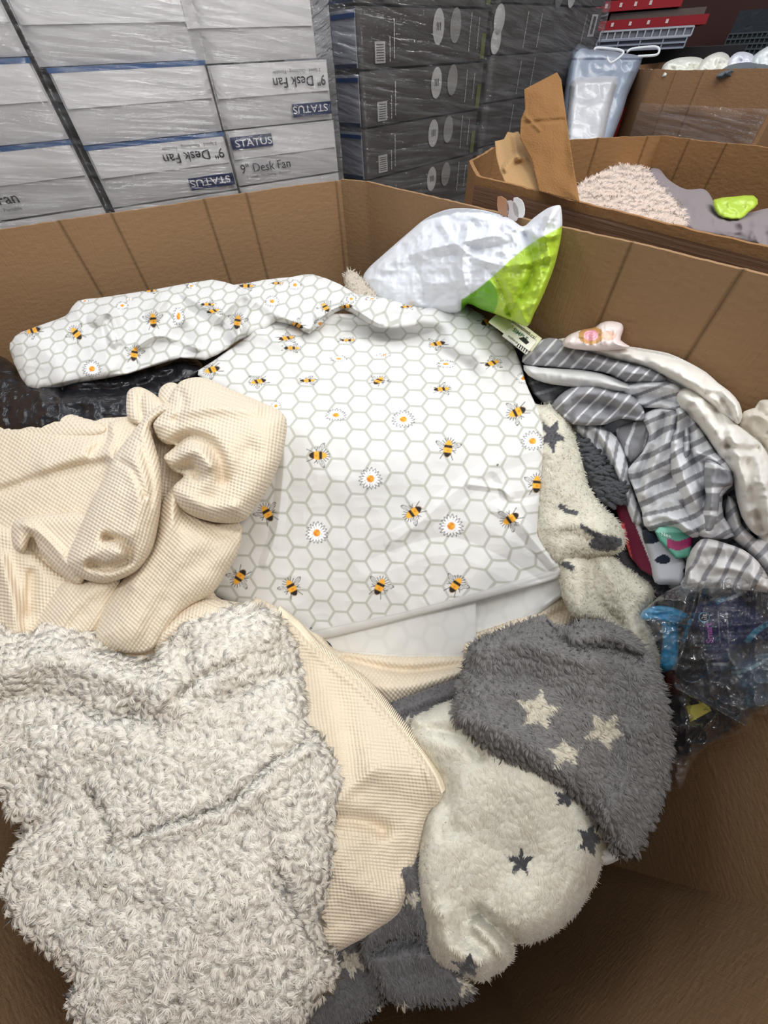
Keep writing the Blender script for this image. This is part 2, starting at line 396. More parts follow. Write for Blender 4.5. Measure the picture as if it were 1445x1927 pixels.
# ------------------------------------------------------------------ simple solids
def box_acc(acc, o, ax, ay, az, col, bev=.0):
    """box from corner o along three edge vectors"""
    o = np.array(o, float); ax = np.array(ax, float); ay = np.array(ay, float); az = np.array(az, float)
    v = np.array([o+i*ax+j*ay+k*az for k in (0, 1) for j in (0, 1) for i in (0, 1)])
    q = np.array([[0, 2, 3, 1], [4, 5, 7, 6], [0, 1, 5, 4], [2, 6, 7, 3], [0, 4, 6, 2], [1, 3, 7, 5]])
    v2 = v[q.ravel()]; q2 = np.arange(24).reshape(6, 4)
    acc.add(v2, q2, np.tile(s2l(col), (24, 1)))
def tube_acc(acc, pts, r, col, seg=8, taper=None):
    P = np.array(pts, float); n = len(P); T = np.gradient(P, axis=0); T /= np.linalg.norm(T, axis=1)[:, None]+1e-12
    up = np.array([0, 0, 1.]) if abs(T[0, 2]) < .9 else np.array([1., 0, 0])
    V = []
    for i in range(n):
        a = nrm(np.cross(T[i], up)); b = np.cross(a, T[i]); rr = r if taper is None else r*taper[i]
        th = np.linspace(0, 2*np.pi, seg, endpoint=False)
        V.append(P[i]+rr*(np.cos(th)[:, None]*a+np.sin(th)[:, None]*b))
    V = np.concatenate(V); Q = []
    for i in range(n-1):
        for j in range(seg):
            k = (j+1) % seg; Q.append([i*seg+j, i*seg+k, (i+1)*seg+k, (i+1)*seg+j])
    T0 = [[0, j+1, j] for j in range(1, seg-1)]; e = (n-1)*seg; T1 = [[e, e+j, e+j+1] for j in range(1, seg-1)]
    acc.add(V, np.array(Q), np.tile(s2l(col), (len(V), 1)), t=np.array(T0+T1))
_tc = {}
def text_geo(s, bold=0.):
    """flat glyph triangles, height 1, origin at left baseline"""
    if (s, bold) in _tc: return _tc[(s, bold)]
    cu = bpy.data.curves.new('lettering', 'FONT'); cu.body = s; cu.size = 1.; cu.offset = bold; cu.resolution_u = 3
    o = bpy.data.objects.new('lettering', cu); COL.objects.link(o); bpy.context.view_layer.update()
    me = bpy.data.meshes.new_from_object(o.evaluated_get(bpy.context.evaluated_depsgraph_get()))
    v = np.array([x.co[:2] for x in me.vertices]); me.calc_loop_triangles(); t = np.array([x.vertices[:] for x in me.loop_triangles])
    bpy.data.objects.remove(o); bpy.data.meshes.remove(me); bpy.data.curves.remove(cu)
    v = v/.72
    _tc[(s, bold)] = (v, t, v[:, 0].max()); return _tc[(s, bold)]
def put_text(acc, s, fn, o, ux, uy, col, bold=.0, width=None):
    """map glyphs through fn(u, v); o origin, ux,uy vectors of one letter height in that space"""
    v, t, wd_ = text_geo(s, bold); k = 1. if width is None else width/wd_
    a = np.array(o)+v[:, :1]*k*np.array(ux)+v[:, 1:]*np.array(uy)
    p = fn(a[:, 0], a[:, 1]); acc.add(p, None, np.tile(s2l(col), (len(p), 1)), t=t)
def put_poly(acc, fn, pts, col):
    P = np.array(pts, float); p = fn(P[:, 0], P[:, 1]); n = len(P)
    acc.add(p, None, np.tile(s2l(col), (n, 1)), t=np.array([[0, i, i+1] for i in range(1, n-1)]))
# ================================================================== setting
def quad_struct(name, pts, m, label=None):
    a = Acc(); a.add(np.array(pts, float), np.array([[0, 1, 2, 3]]), m[1]); o = a.obj(name, m[0], smooth=False); o['kind'] = 'structure'; return o
M_conc = noise_bump(mat('concrete', .7, .3), 8, .2, .01)
quad_struct('floor', [(-5, -3, 0), (8, -3, 0), (8, 9, 0), (-5, 9, 0)], (M_conc, s2l((105, 100, 94))))
quad_struct('wall_back', [(-5, 8.5, 0), (8, 8.5, 0), (8, 8.5, 5), (-5, 8.5, 5)], (M_conc, s2l((60, 50, 44))))
quad_struct('wall_right', [(7, 8.5, 0), (7, -3, 0), (7, -3, 5), (7, 8.5, 5)], (M_conc, s2l((70, 60, 54))))

def az_cross(px, py, A, B):
    """where the sight line through a pixel meets the vertical plane through A-B (plan view): fraction t and height"""
    d = dirz(px, py); A = np.array(A); B = np.array(B); e = B-A
    m = np.array([[d[0], -e[0]], [d[1], -e[1]]]); k, t = np.linalg.solve(m, A)
    return t, CAMZ+k*d[2]
RIM = CAMZ-.20
def open_box(name, label, poly, ztop, zbot, creases=(), th=.008, col=CARD, ztops=None, tape=None, wob=.003, seed=1, flare=0.):
    poly = np.array(poly, float); n = len(poly); cen = poly.mean(0)
    pts = []; zt = []
    for i in range(n):
        a, b = poly[i], poly[(i+1) % n]; L = np.linalg.norm(b-a); ts = list(np.arange(0, L, .012)/L)
        for (k, t) in creases:
            if k == i: ts += [t-.006/L, t-.003/L, t, t+.003/L, t+.006/L]
        ts = sorted(set([t for t in ts if 0 <= t < 1]))
        e = (b-a)/L; nn = np.array([-e[1], e[0]]); nn = nn if nn@(a-cen) > 0 else -nn
        for t in ts:
            cr = max([0]+[max(0, 1-abs(t-c)*L/.005) for k, c in creases if k == i])
            s = t*L; corner = min(s, L-s)
            off = wob*vnoise(s*6+i*7, 0, seed)*min(1, corner/.1)*2
            pts.append((*(a+(b-a)*t), *nn, cr, off))
            z0 = ztops[i] if ztops else ztop; z1 = ztops[(i+1) % n] if ztops else ztop
            zt.append(z0+(z1-z0)*t+.004*vnoise(s*9+i*3, 1, seed+4)+.0015*vnoise(s*90, 2, seed+8))
    pts = np.array(pts); zt = np.array(zt); m = len(pts); K = 26
    acc = Acc(); V = []; Cc = []
    for side in (0, 1):
        for k in range(K):
            f = k/(K-1); z = zbot+(zt-zbot)*(1-(1-f)**1.6)
            o_ = side*th+pts[:, 5]*(f**.5)+pts[:, 4]*.003+flare*np.clip((f-.5)*2, 0, 1)**2
            xy = pts[:, :2]+pts[:, 2:4]*o_[:, None]; V.append(np.c_[xy, z])
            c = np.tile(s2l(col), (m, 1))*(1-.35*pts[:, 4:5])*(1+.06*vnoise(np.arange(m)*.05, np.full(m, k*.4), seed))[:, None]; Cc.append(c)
    V = np.concatenate(V); Cc = np.concatenate(Cc); idx = np.arange(2*K*m).reshape(2, K, m); j = np.arange(m); j2 = (j+1) % m
    Q = []
    for k in range(K-1):
        Q.append(np.stack([idx[0, k, j], idx[0, k+1, j], idx[0, k+1, j2], idx[0, k, j2]], -1))
        Q.append(np.stack([idx[1, k, j], idx[1, k, j2], idx[1, k+1, j2], idx[1, k+1, j]], -1))
    Q.append(np.stack([idx[0, K-1, j], idx[1, K-1, j], idx[1, K-1, j2], idx[0, K-1, j2]], -1))
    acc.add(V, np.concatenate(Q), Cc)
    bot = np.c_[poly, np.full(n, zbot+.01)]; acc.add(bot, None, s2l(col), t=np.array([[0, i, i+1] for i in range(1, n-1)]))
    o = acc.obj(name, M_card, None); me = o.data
    mod = o.modifiers.new('edge', 'EDGE_SPLIT'); mod.split_angle = math.radians(35)
    return o
n_ = len(BOX)
cre = []
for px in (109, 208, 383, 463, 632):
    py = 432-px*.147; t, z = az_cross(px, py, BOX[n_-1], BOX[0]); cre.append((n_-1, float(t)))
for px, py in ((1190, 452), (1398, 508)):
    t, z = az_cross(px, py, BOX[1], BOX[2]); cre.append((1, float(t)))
big = open_box('cardboard_pallet_box', None, BOX, RIM, .0, cre)
tag(big, 'large open brown cardboard pallet box holding all the blankets in the foreground', 'pallet box')
# crumpled clear tape on the rim
tp = Acc(); r2 = np.random.default_rng(5)
for k, (px, py, c) in enumerate([(946, 388, (176, 128, 96)), (964, 396, (205, 195, 190)), (976, 390, (225, 220, 218))]):
    Relief([(px-10, py-18), (px+6, py-14), (px+12, py+4), (px+8, py+20), (px-8, py+14)], ctrl=[(px, py, 1.4)], H=.004, w=6, T=.004, clamp=True, smooth=2,
           noise=lambda x, y: .006*fbm(x/6., y/6., 31)).build(tp, 1.6, c)
tape = tp.obj('crumpled_tape', M_pvc); tag(tape, 'crumpled scrap of parcel tape on the rim directly behind the white carrier bag', 'tape')

# ------------------------------------------------------------------ desk fan cartons
SA = np.array([-.083, 1.528]); SU = nrm([-.95, -.486])*-1.   # face line, SU points to the right
SN = np.array([SU[1], -SU[0]])                                # towards the viewer
if SN[1] > 0: SN = -SN
def face_uv(px, py, A=SA, U=SU):
    t, z = az_cross(px, py, A, A+U); return float(t), float(z)
def make_carton(name, s0, s1, z0, z1, depth, A, U, Nn, col, label, cat, group, off=0., tilt=0., blue_top=True, seam=True, endcol=None):
    root = empty(name, label, cat, (*(A+U*(s0+s1)/2-Nn*depth/2), z0), group)
    U3 = np.array([*U, tilt]); N3 = np.array([*Nn, 0]); Z3 = np.array([0, 0, 1.])
    O = np.array([*(A+U*s0), z0])+N3*off
    a = Acc(); w = s1-s0; h = z1-z0
    K = 14; L = 10                                           # dented front face on a grid
    uu, vv = np.meshgrid(np.linspace(0, 1, K), np.linspace(0, 1, L), indexing='ij')
    dent = .004*vnoise(uu*4+s0*9, vv*3+z0*7, 3)+(-.004*np.exp(-((vv-.5)/.03)**2) if seam else 0)
    b_ = np.minimum(np.minimum(uu, 1-uu)*w, np.minimum(vv, 1-vv)*h); dent = dent*np.clip(b_/.03, 0, 1)-.003*np.clip(1-b_/.006, 0, 1)
    P = O+(uu[..., None]*w)*U3+(vv[..., None]*h)*Z3+dent[..., None]*N3
    idx = np.arange(K*L).reshape(K, L); q = np.stack([idx[:-1, :-1], idx[1:, :-1], idx[1:, 1:], idx[:-1, 1:]], -1).reshape(-1, 4)
    a.add(P.reshape(-1, 3), q, s2l(col)); 
    bk = -N3*(depth)
    box_acc(a, O-N3*.004, U3*w, bk, Z3*h, endcol or col)
    a.obj('carton_body', M_print, root)
    if seam:
        f = Acc(); box_acc(f, O+Z3*h*.5+U3*.004+N3*.0005, U3*(w-.008), N3*.0025, Z3*(h*.5-.004), tuple(min(255, c+26) for c in col)); f.obj('carton_flap', M_print, root)
    if blue_top:
        f = Acc(); box_acc(f, O+Z3*(h-.006)+N3*.0035-U3*.001, U3*(w+.002), -N3*(depth*.98), Z3*.0075, (58, 96, 148)); f.obj('blue_top_panel', M_print, root)
    def fn(u, v): # metres on the face
        u = np.asarray(u)[..., None]; v = np.asarray(v)[..., None]
        return O+u*U3+v*Z3+N3*.0075
    return root, fn, w, h
def desk_print(root, fn, w, h, up=True, part='full'):
    a = Acc(); ink = (42, 42, 46); navy = (30, 45, 92)
    def f(u, v): return fn(u, v) if up else fn(w-np.asarray(u), h-np.asarray(v))
    put_text(a, '9" Desk Fan', f, (.012, h*.24), (h*.17*.8, 0), (0, h*.17), ink, .008, width=w*.47/(h*.17*.8))
    put_text(a, '2 Speed - Oscillating - Portable', f, (.024, h*.13), (h*.07*.8, 0), (0, h*.055), ink, 0, width=w*.42/(h*.07*.8))
    put_poly(a, f, [(-.0+.004, h*.68), (w*.38, h*.68), (w*.38, h*.90), (.004, h*.90)], navy)
    b = Acc(); g = lambda u, v: f(u, v)+np.array([*SN, 0])*.0006
    put_text(b, 'STATUS', g, (.014, h*.72), (h*.11, 0), (0, h*.13), (235, 235, 235), .004, width=w*.33/(h*.11))
    a.obj('printed_lettering', M_paint, root, False); b.obj('logo_lettering', M_paint, root, False)
DG = 'white desk fan cartons on the wrapped pallet'
DC = (214, 211, 210)
def fz(px, py): return face_uv(px, py)
cols = {'R': [fz(452, 354)[0], fz(637, 322)[0]], 'M': [fz(207, 386)[0]+.004, fz(449, 352)[0]-.004]}
_l1 = cols['M'][0]-.022; cols['L'] = [(fz(42, 385)[0]-.012-.47*_l1)/.53, _l1]
for k in ('M', 'R'): pass
zR = [fz(545, 338)[1], fz(545, 234)[1], fz(530, 115)[1], fz(500, -20)[1], fz(500, -150)[1]]
zM = [fz(330, 375)[1], fz(330, 258)[1], fz(280, 119)[1], fz(250, -40)[1], fz(250, -160)[1]]
zL = [fz(100, 403)[1], fz(70, 270)[1], fz(40, 109)[1], fz(10, -30)[1], fz(0, -160)[1]]
def carton_rows(cols, zz, col, specs, offs):
    for i, (up, lab, bl) in enumerate(specs):
        root, fn, w, h = make_carton('desk_fan_carton', cols[0]+offs[i], cols[1]+offs[i], zz[i]+.002, zz[i+1]-.001, .30, SA, SU, SN, DC, lab, 'carton', DG, blue_top=bl)
        if up is not None: desk_print(root, fn, w, h, up)
carton_rows(cols['R'], zR, DC, [
    (True, 'white carton whose 9" Desk Fan and logo lettering stand upright, just above the rim', False),
    (False, 'white desk fan carton with upside-down lettering, resting on the upright lettered one', False),
    (None, 'blank white carton directly above the upside-down lettered one at the right end of the stack', False),
    (None, 'topmost blank white carton in the right column of the desk fan stack', False)], [0, -.003, -.03, -.035])
carton_rows(cols['M'], zM, DC, [
    (False, 'white desk fan carton with upside-down lettering, just above the rim in the middle column', True),
    (None, 'blank white carton with blue top edge in the middle column, second up', True),
    (None, 'blank white carton third up in the middle column, touching the top of the photo', True),
    (None, 'topmost blank white carton of the middle column', False)], [0, 0, -.012, -.02])
carton_rows(cols['L'], zL, DC, [
    (True, 'white desk fan carton at the left photo edge showing only the word Fan', True),
    (None, 'blank white carton cut by the left edge of the photo, second up', True),
    (None, 'blank white carton cut by the left edge of the photo, third up', True),
    (None, 'topmost blank white carton at the left edge of the photo', False)], [0, 0, 0, 0])
# lower row that only shows as a grey strip over the rim
for k, nm in (('R', 'right'), ('M', 'middle'), ('L', 'left')):
    zz = {'R': zR, 'M': zM, 'L': zL}[k][0]
    make_carton('desk_fan_carton', cols[k][0], cols[k][1], zz-.19, zz-.002, .30, SA, SU, SN, DC, 'white carton mostly hidden behind the box rim, lowest seen in the %s column' % nm, 'carton', DG, blue_top=False, seam=False)
# added filler blocks, coloured dark so the gaps between columns look shaded
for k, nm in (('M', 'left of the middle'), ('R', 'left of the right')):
    make_carton('carton_or_filler', cols[k][0]-.2, cols[k][0]+.15, .01, zR[4], .2, SA-SN*.33, SU, SN, (60, 60, 64), 'added filler block that darkens the gap %s desk fan column' % nm, 'carton', 'added dark fillers behind the desk fans', blue_top=False, seam=False)
def wrap_sheet(A, U, Nn, s0, s1, z0, z1, offf=.021, wrapr=0., wrapl=0., seed=3, ns=220, nz=110, sink=()):
    s = np.linspace(s0-wrapl, s1+wrapr, ns); z = np.linspace(z0, z1, nz); S, Z = np.meshgrid(s, z, indexing='ij')
    rip = .0035*fbm(S*2.2+9, Z*26+S*5, seed, 3)+.003*fbm(S*9, Z*9, seed+5, 2)
    for c in sink: rip = rip-.014*np.exp(-((S-c)/.012)**2)
    sc = np.clip(S, s0-.008, s1+.008); over = S-sc
    P = np.stack([A[0]+U[0]*sc, A[1]+U[1]*sc, Z], -1)+np.array([*Nn, 0])*(offf+rip-np.abs(over))[..., None]
    idx = np.arange(ns*nz).reshape(ns, nz); q = np.stack([idx[:-1, :-1], idx[1:, :-1], idx[1:, 1:], idx[:-1, 1:]], -1).reshape(-1, 4)
    a = Acc(); uv = np.stack([S, 0*S, Z+S*.12+.02*vnoise(S*3, Z*3, 9)], -1)
    a.add(P.reshape(-1, 3), q, s2l((255, 255, 255)), uv.reshape(-1, 3)); return a
w_ = wrap_sheet(SA, SU, SN, cols['L'][0], cols['R'][1], .9, zR[4]+.02, wrapr=.12, sink=((cols['R'][0]+cols['M'][1])/2, (cols['M'][0]+cols['L'][1])/2))
o = w_.obj('stretch_wrap_film', M_wrap); tag(o, 'clear stretch film wound tightly around the white desk fan cartons', 'stretch film')

# ------------------------------------------------------------------ stand fan cartons (dark) 
TA = np.array([.0, 1.6]); TU = nrm([.73, .69]); TN = np.array([TU[1], -TU[0]])
def tz(px, py): return face_uv(px, py, TA, TU)
zT = [tz(700, 425)[1], tz(700, 338)[1], tz(700, 240)[1], tz(700, 131)[1], tz(700, 8)[1], tz(700, -120)[1]]
e1 = tz(893, 290)[0]; e2 = tz(1090, 200)[0]
TG = 'dark stand fan cartons on the wrapped pallet'
DK = (88, 83, 80)
names = ['lowest', 'second', 'third', 'fourth', 'top']
for ci, (s0, s1, nm, dz) in enumerate([(0, e1-.004, 'near', 0), (e1+.02, e2, 'far', .012)]):
    for i in range(5):
        root, fn, w, h = make_carton('stand_fan_carton', s0, s1, zT[i]+.002+dz, zT[i+1]-.003+dz, .34, TA, TU, TN, DK,
            '%s dark grey stand fan carton from below in the %s column of the wrapped stack' % (names[i], nm), 'carton', TG, blue_top=False, seam=False, off=-.003*(i % 2))
        if ci == 0:   # white carton end with blue edge, on the left side face
            a = Acc(); O = np.array([*(TA), zT[i]+.004])-np.array([*TU, 0])*.006; N3 = np.array([*TN, 0])
            box_acc(a, O-N3*.006, -N3*.33, np.array([*TU, 0])*.004, np.array([0, 0, h-.006]), (178, 180, 190))
            box_acc(a, O-N3*.006-np.array([*TU, 0])*.002, -N3*.33, np.array([*TU, 0])*.004, np.array([0, 0, .008]), (70, 78, 100))
            a.obj('end_panel', M_print, root)
            a = Acc(); box_acc(a, O-N3*.004+np.array([0, 0, h-.020]), -N3*.335, -np.array([*TU, 0])*.004, np.array([0, 0, .008]), (44, 62, 100)); a.obj('blue_edge', M_print, root)
        a = Acc(); lt = (206, 203, 200); g = lambda u, v, fn=fn: fn(u, v)-np.array([*TN, 0])*.004
        def disc(cx, cy, r, c, sq=1.):
            k_ = Acc(); put_poly(k_, g, [(cx+r*sq*math.cos(t), cy+r*math.sin(t)) for t in np.linspace(0, 2*math.pi, 22)[:-1]], c); k_.obj('round_icon', M_paint, root, False)
        bc = Acc()
        if ci == 0:
            disc(w*.56, h*.68, .034, lt, .8); disc(w*.70, h*.70, .034, (160, 156, 152), .8)
            for q in (-.008, 0, .008): put_poly(a, lambda u, v: g(u, v)+np.array([*TN, 0])*.0006, [(w*.56+q-.002, h*.62), (w*.56+q+.002, h*.62), (w*.56+q+.002, h*.76), (w*.56+q-.002, h*.76)], DK)
            put_poly(bc, g, [(w*.10, h*.08), (w*.17, h*.08), (w*.17, h*.45), (w*.10, h*.45)], lt)
            for q in range(7): put_poly(bc, lambda u, v: g(u, v)+np.array([*TN, 0])*.0006, [(w*.11, h*(.12+.045*q)), (w*.16, h*(.12+.045*q)), (w*.16, h*(.135+.045*q)), (w*.11, h*(.135+.045*q))], DK)
            for q, (l0, l1) in ((.83, (.2, .9)), (.905, (.25, .8)), (.2, (.1, .5)), (.23, (.15, .8))):
                k = l0
                while k < l1:
                    ll = .03+.05*rng.random(); put_poly(a, g, [(w*q, h*k), (w*q+.0035, h*k), (w*q+.0035, h*(k+ll)), (w*q, h*(k+ll))], lt); k += ll+.015
            gs = Acc(); put_poly(gs, g, [(w*.945, -.0+.004), (w*.985, .004), (w*.985, h*.55), (w*.945, h*.55)], (112, 118, 60)); gs.obj('green_strip', M_paint, root, False)
        else:
            if i == 4:
                put_poly(a, g, [(.03, h*.62), (.15, h*.62), (.15, h*.95), (.03, h*.95)], (38, 48, 84))
                put_text(a, 'STATUS', lambda u, v: g(u, v)+np.array([*TN, 0])*.0006, (.036, h*.64), (.03, 0), (0, .03), (215, 215, 215), .012, width=.1/.03)
                put_text(a, '16" Stand Fan', g, (.03, h*.40), (.03, 0), (0, .026), (190, 190, 190), .0, width=.15/.03)
                disc(w*.50, h*.22, .03, (120, 118, 118)); disc(w*.62, h*.24, .03, lt)
            elif i == 3: disc(.035, h*.7, .032, lt); disc(.03, h*.28, .03, lt)
            put_poly(bc, g, [(w*.88, h*.3), (w*.95, h*.3), (w*.95, h*.85), (w*.88, h*.85)], lt)
            put_poly(bc, lambda u, v: g(u, v)+np.array([*TN, 0])*.0006, [(w*.90, h*.36), (w*.93, h*.36), (w*.93, h*.8), (w*.90, h*.8)], DK)
            for q in (.26, .38, .82):
                k = .1
                while k < .85:
                    ll = .03+.06*rng.random(); put_poly(a, g, [(w*q, h*k), (w*q+.004, h*k), (w*q+.004, h*(k+ll)), (w*q, h*(k+ll))], lt); k += ll+.015
        a.obj('printed_lettering', M_paint, root, False); bc.obj('barcode', M_paint, root, False)
    b = None
w_ = wrap_sheet(TA, TU, TN, -.0, e2, .75, zT[5]+.03, wrapl=.2, wrapr=.1, seed=12, sink=(e1+.008,))
o = w_.obj('stretch_wrap_film', M_wrap); tag(o, 'clear stretch film wound around the dark stand fan cartons', 'stretch film')
for (cA, cU, L, nm, lab) in ((SA, SU, 1.1, 'desk', 'wooden pallet under the white desk fan cartons'), (TA, TU, e2, 'stand', 'wooden pallet under the dark stand fan cartons')):
    pass
# ------------------------------------------------------------------ second pallet box, its flaps and contents
def dp(px, py, d): return atdrop(px, py, d)
B2 = np.array([(.256, 1.083), (.262, 1.212), (.36, 1.40), (.592, 1.461), (.839, 1.44), (1.08, 1.10), (1.05, .62), (.555, .56)])
d2 = [.167]*8
B2[0] = dp(903, 331, .167)[:2]; B2[1] = dp(888, 303, .167)[:2]; B2[3] = dp(1075, 262, .167)[:2]; B2[4] = dp(1245, 255, .167)[:2]; B2[5] = dp(1490, 283, .167)[:2]
B2[7] = dp(1445, 462, .192)[:2]; B2[7] = B2[7]+(B2[7]-B2[0])*.05
ctr2 = [(3, float(az_cross(1180, 262, B2[3], B2[4])[0]))]
cr2 = [(4, .25), (4, .55), (3, .3), (3, .85)]
box2 = open_box('cardboard_pallet_box', None, B2, CAMZ-.167, .0, cr2, col=(146, 108, 70), ztops=[CAMZ-.167]*7+[CAMZ-.194], wob=.002, seed=5)
tag(box2, 'second open cardboard pallet box behind on the right with a torn upright flap', 'pallet box')
# brown tape bands on its near wall
def near_wall(u, v):
    A = B2[0]; B = B2[7]; e = B-A; L = np.linalg.norm(e); e = e/L; nn = np.array([-e[1], e[0]]); nn = nn if nn@(A-B2.mean(0)) > 0 else -nn
    u = np.asarray(u); v = np.asarray(v); P = A+e*u[..., None]+nn*.0155
    return np.concatenate([P, (CAMZ-.167-.027*u/L-v)[..., None]], -1)
Lw = np.linalg.norm(B2[7]-B2[0])
a = Acc(); uu, vv = np.meshgrid(np.linspace(0.0, Lw, 90), np.linspace(.012, .068, 8), indexing='ij')
P = near_wall(uu, vv); idx = np.arange(90*8).reshape(90, 8); q = np.stack([idx[:-1, :-1], idx[1:, :-1], idx[1:, 1:], idx[:-1, 1:]], -1).reshape(-1, 4)
a.add(P.reshape(-1, 3), q, s2l((118, 88, 68)), np.stack([uu, uu*0, vv], -1).reshape(-1, 3))
M_tape = mat('parcel_tape', .22, .5); noise_bump(M_tape, 6, .5, .004, 4, attr='cloth', stretch=(1, 1, 30))
b = a.obj('tape_band', M_tape); b.parent = box2; b.location = b.location-box2.location
# upright flap
def slab(acc, pts, fn, th, col):
    """flat or bent sheet polygon given in px, with thickness along the sight line"""
    pass
fl = Acc()
Relief([(986, 168), (1048, 136), (1056, 150), (1068, 240), (1080, 318), (1091, 381), (1060, 372), (1014, 360), (1000, 300), (978, 260), (980, 225), (988, 205)],
       ctrl=[(1091, 381, .635), (1014, 360, .70), (986, 168, .79), (1048, 136, .76)], H=.0, w=5, T=.005, smooth=0, clamp=False,
       folds=[('t', [(982, 232), (1066, 225)], 6, -.004), ('t', [(985, 215), (1015, 245)], 5, .004)],
       noise=lambda x, y: .008*fbm(x/60., y/60., 3)).build(fl, 2., (140, 100, 58))
f1 = fl.obj('upright_flap', M_card); f1.parent = box2; f1.location = f1.location-box2.location
fl = Acc()
Relief([(931, 266), (948, 262), (955, 248), (966, 250), (975, 247), (990, 275), (997, 300), (1010, 340), (1016, 364), (990, 356), (951, 345), (940, 320), (934, 296)],
       ctrl=[(940, 262, .83), (975, 250, .82), (1014, 362, .71), (951, 345, .76)], H=0, w=5, T=.005, smooth=0, clamp=False,
       folds=[('t', [(950, 318), (970, 296), (998, 300)], 10, .012), ('t', [(966, 250), (975, 300)], 8, .01)]).build(fl, 1.6, (176, 140, 96))
f1 = fl.obj('torn_flap', M_card); f1.parent = box2; f1.location = f1.location-box2.location

# ================================================================== textiles in the big box
def mixc(a, b, m): return a*(1-m[:, None])+b*m[:, None]
def star_mask(x, y, cx, cy, r, rot=0., sx=1., sy=1., rough=2.5, seed=1, inner=.45):
    dx = (x-cx)/sx; dy = (y-cy)/sy
    nx = dx+rough*vnoise(x/5., y/5., seed)*1.2; ny = dy+rough*vnoise(x/5., y/5., seed+9)*1.2
    P = []
    for k in range(10):
        rr = r if k % 2 == 0 else r*inner; a = rot-math.pi/2+k*math.pi/5; P.append((rr*math.cos(a), rr*math.sin(a)))
    return inpoly(nx, ny, P).astype(float)
# ---------- printed bee tablecloth
WHITE = s2l((219, 218, 215)); HEXC = s2l((184, 184, 175)); INK = s2l((40, 38, 38)); YEL = s2l((240, 176, 64)); ORG = s2l((222, 132, 40))
def hexlines(u, v, lw=.055):
    """flat-topped honeycomb, row spacing 1; returns line mask"""
    sx = 1.5/math.sqrt(3); best = np.full(u.shape, 9.); sec = np.full(u.shape, 9.)
    i0 = np.floor(u/sx)
    for di in (-1, 0, 1, 2):
        i = i0+di; off = np.mod(i, 2)*.5; j0 = np.floor(v-off)
        for dj in (0, 1):
            cx = i*sx; cy = j0+dj+off; d = np.hypot(u-cx, v-cy)
            sec = np.where(d < best, best, np.minimum(sec, d)); best = np.minimum(best, d)
        for dj in (-1, 2):
            cx = i*sx; cy = j0+dj+off; d = np.hypot(u-cx, v-cy)
            sec = np.where(d < best, best, np.minimum(sec, d)); best = np.minimum(best, d)
    e = (sec**2-best**2)/2       # ~ distance to the shared edge (unit spacing)
    return np.clip((lw-e)/.03+.5, 0, 1)
def bee(x, y, c, bx, by, ang, size=22., sq=1.):
    """stamp one printed bumblebee; ang = heading of the head in px space (deg, y up)"""
    m = (abs(x-bx) < size*2) & (abs(y-by) < size*2)
    if not m.any(): return
    X = x[m]-bx; Y = -(y[m]-by)/sq; a = math.radians(ang); u = (X*math.cos(a)+Y*math.sin(a))/size; v = (-X*math.sin(a)+Y*math.cos(a))/size
    cc = c[m]; fz_ = .05
    def st(mask, col, k=1.): nonlocal cc; cc = mixc(cc, col, np.clip(mask, 0, 1)*k)
    def ell(cu, cv, ru, rv, rot=0.):
        du = u-cu; dv = v-cv; r = math.radians(rot); a_ = du*math.cos(r)+dv*math.sin(r); b_ = -du*math.sin(r)+dv*math.cos(r)
        return np.hypot(a_/ru, b_/rv)
    def line(p, q, w):
        dx, dy = q[0]-p[0], q[1]-p[1]; t = np.clip(((u-p[0])*dx+(v-p[1])*dy)/(dx*dx+dy*dy), 0, 1)
        return np.clip((w-np.hypot(u-p[0]-t*dx, v-p[1]-t*dy))/.035+.5, 0, 1)
    for s in (1, -1):
        w = ell(.22, .62*s, .42, .16, 62*s)
        st(np.clip((1.0-w)/.1, 0, 1), WHITE*.93); st(np.clip((.16-abs(w-1))/.1, 0, 1), INK, .85)
        st(line((.18, .3*s), (.36, .95*s), .02), INK, .7); st(line((.12, .3*s), (.2, .9*s), .018), INK, .6)
        for p, q in (((.3, .2), (.55, .5)), ((.45, .15), (.75, .35)), ((.5, .08), (.85, .12)), ((-.1, .3), (-.35, .62)), ((-.4, .25), (-.95, .5)), ((-.2, .3), (-.1, .66))):
            st(line((p[0], p[1]*s), (q[0], q[1]*s), .03), INK, .9)
    body = np.clip((1-ell(-.1, 0, .72, .36))/.12, 0, 1)
    st(body, YEL); st(body*np.clip((.12-abs(u-.13))/.05+.5, 0, 1), INK); st(body*np.clip((-.38-u)/.06+.5, 0, 1), INK)
    st(np.clip((1-ell(-.2, -.02, .1, .12))/.3, 0, 1), ORG, .9); st(np.clip((1-ell(.48, 0, .17, .2))/.2, 0, 1), YEL)
    c[m] = cc
def daisy(x, y, c, bx, by, size=20., sq=1., n=17, rot=0.):
    m = (abs(x-bx) < size*1.5) & (abs(y-by) < size*1.5)
    if not m.any(): return
    X = (x[m]-bx)/size; Y = (y[m]-by)/sq/size; r = np.hypot(X, Y); t = np.arctan2(Y, X)+rot; cc = c[m]
    pr = .86+.14*np.cos(t*n)+.05*np.sin(t*3)
    inside = r < pr; cc = mixc(cc, s2l((246, 246, 246)), inside*1.)
    ln = np.clip((.09-abs(r-pr))/.05+.3, 0, 1)+np.clip((.16-abs(np.sin(t*n/2)) if False else .13-abs(np.cos(t*n/2)))/.06, 0, 1)*inside*(r > .35)
    cc = mixc(cc, INK, np.clip(ln, 0, 1)*.72)
    k = np.clip((.36-r)/.05, 0, 1); cc = mixc(cc, YEL, k); cc = mixc(cc, ORG, k*np.clip(.5+vnoise(X*6, Y*6, 3)*2, 0, 1)); c[m] = cc
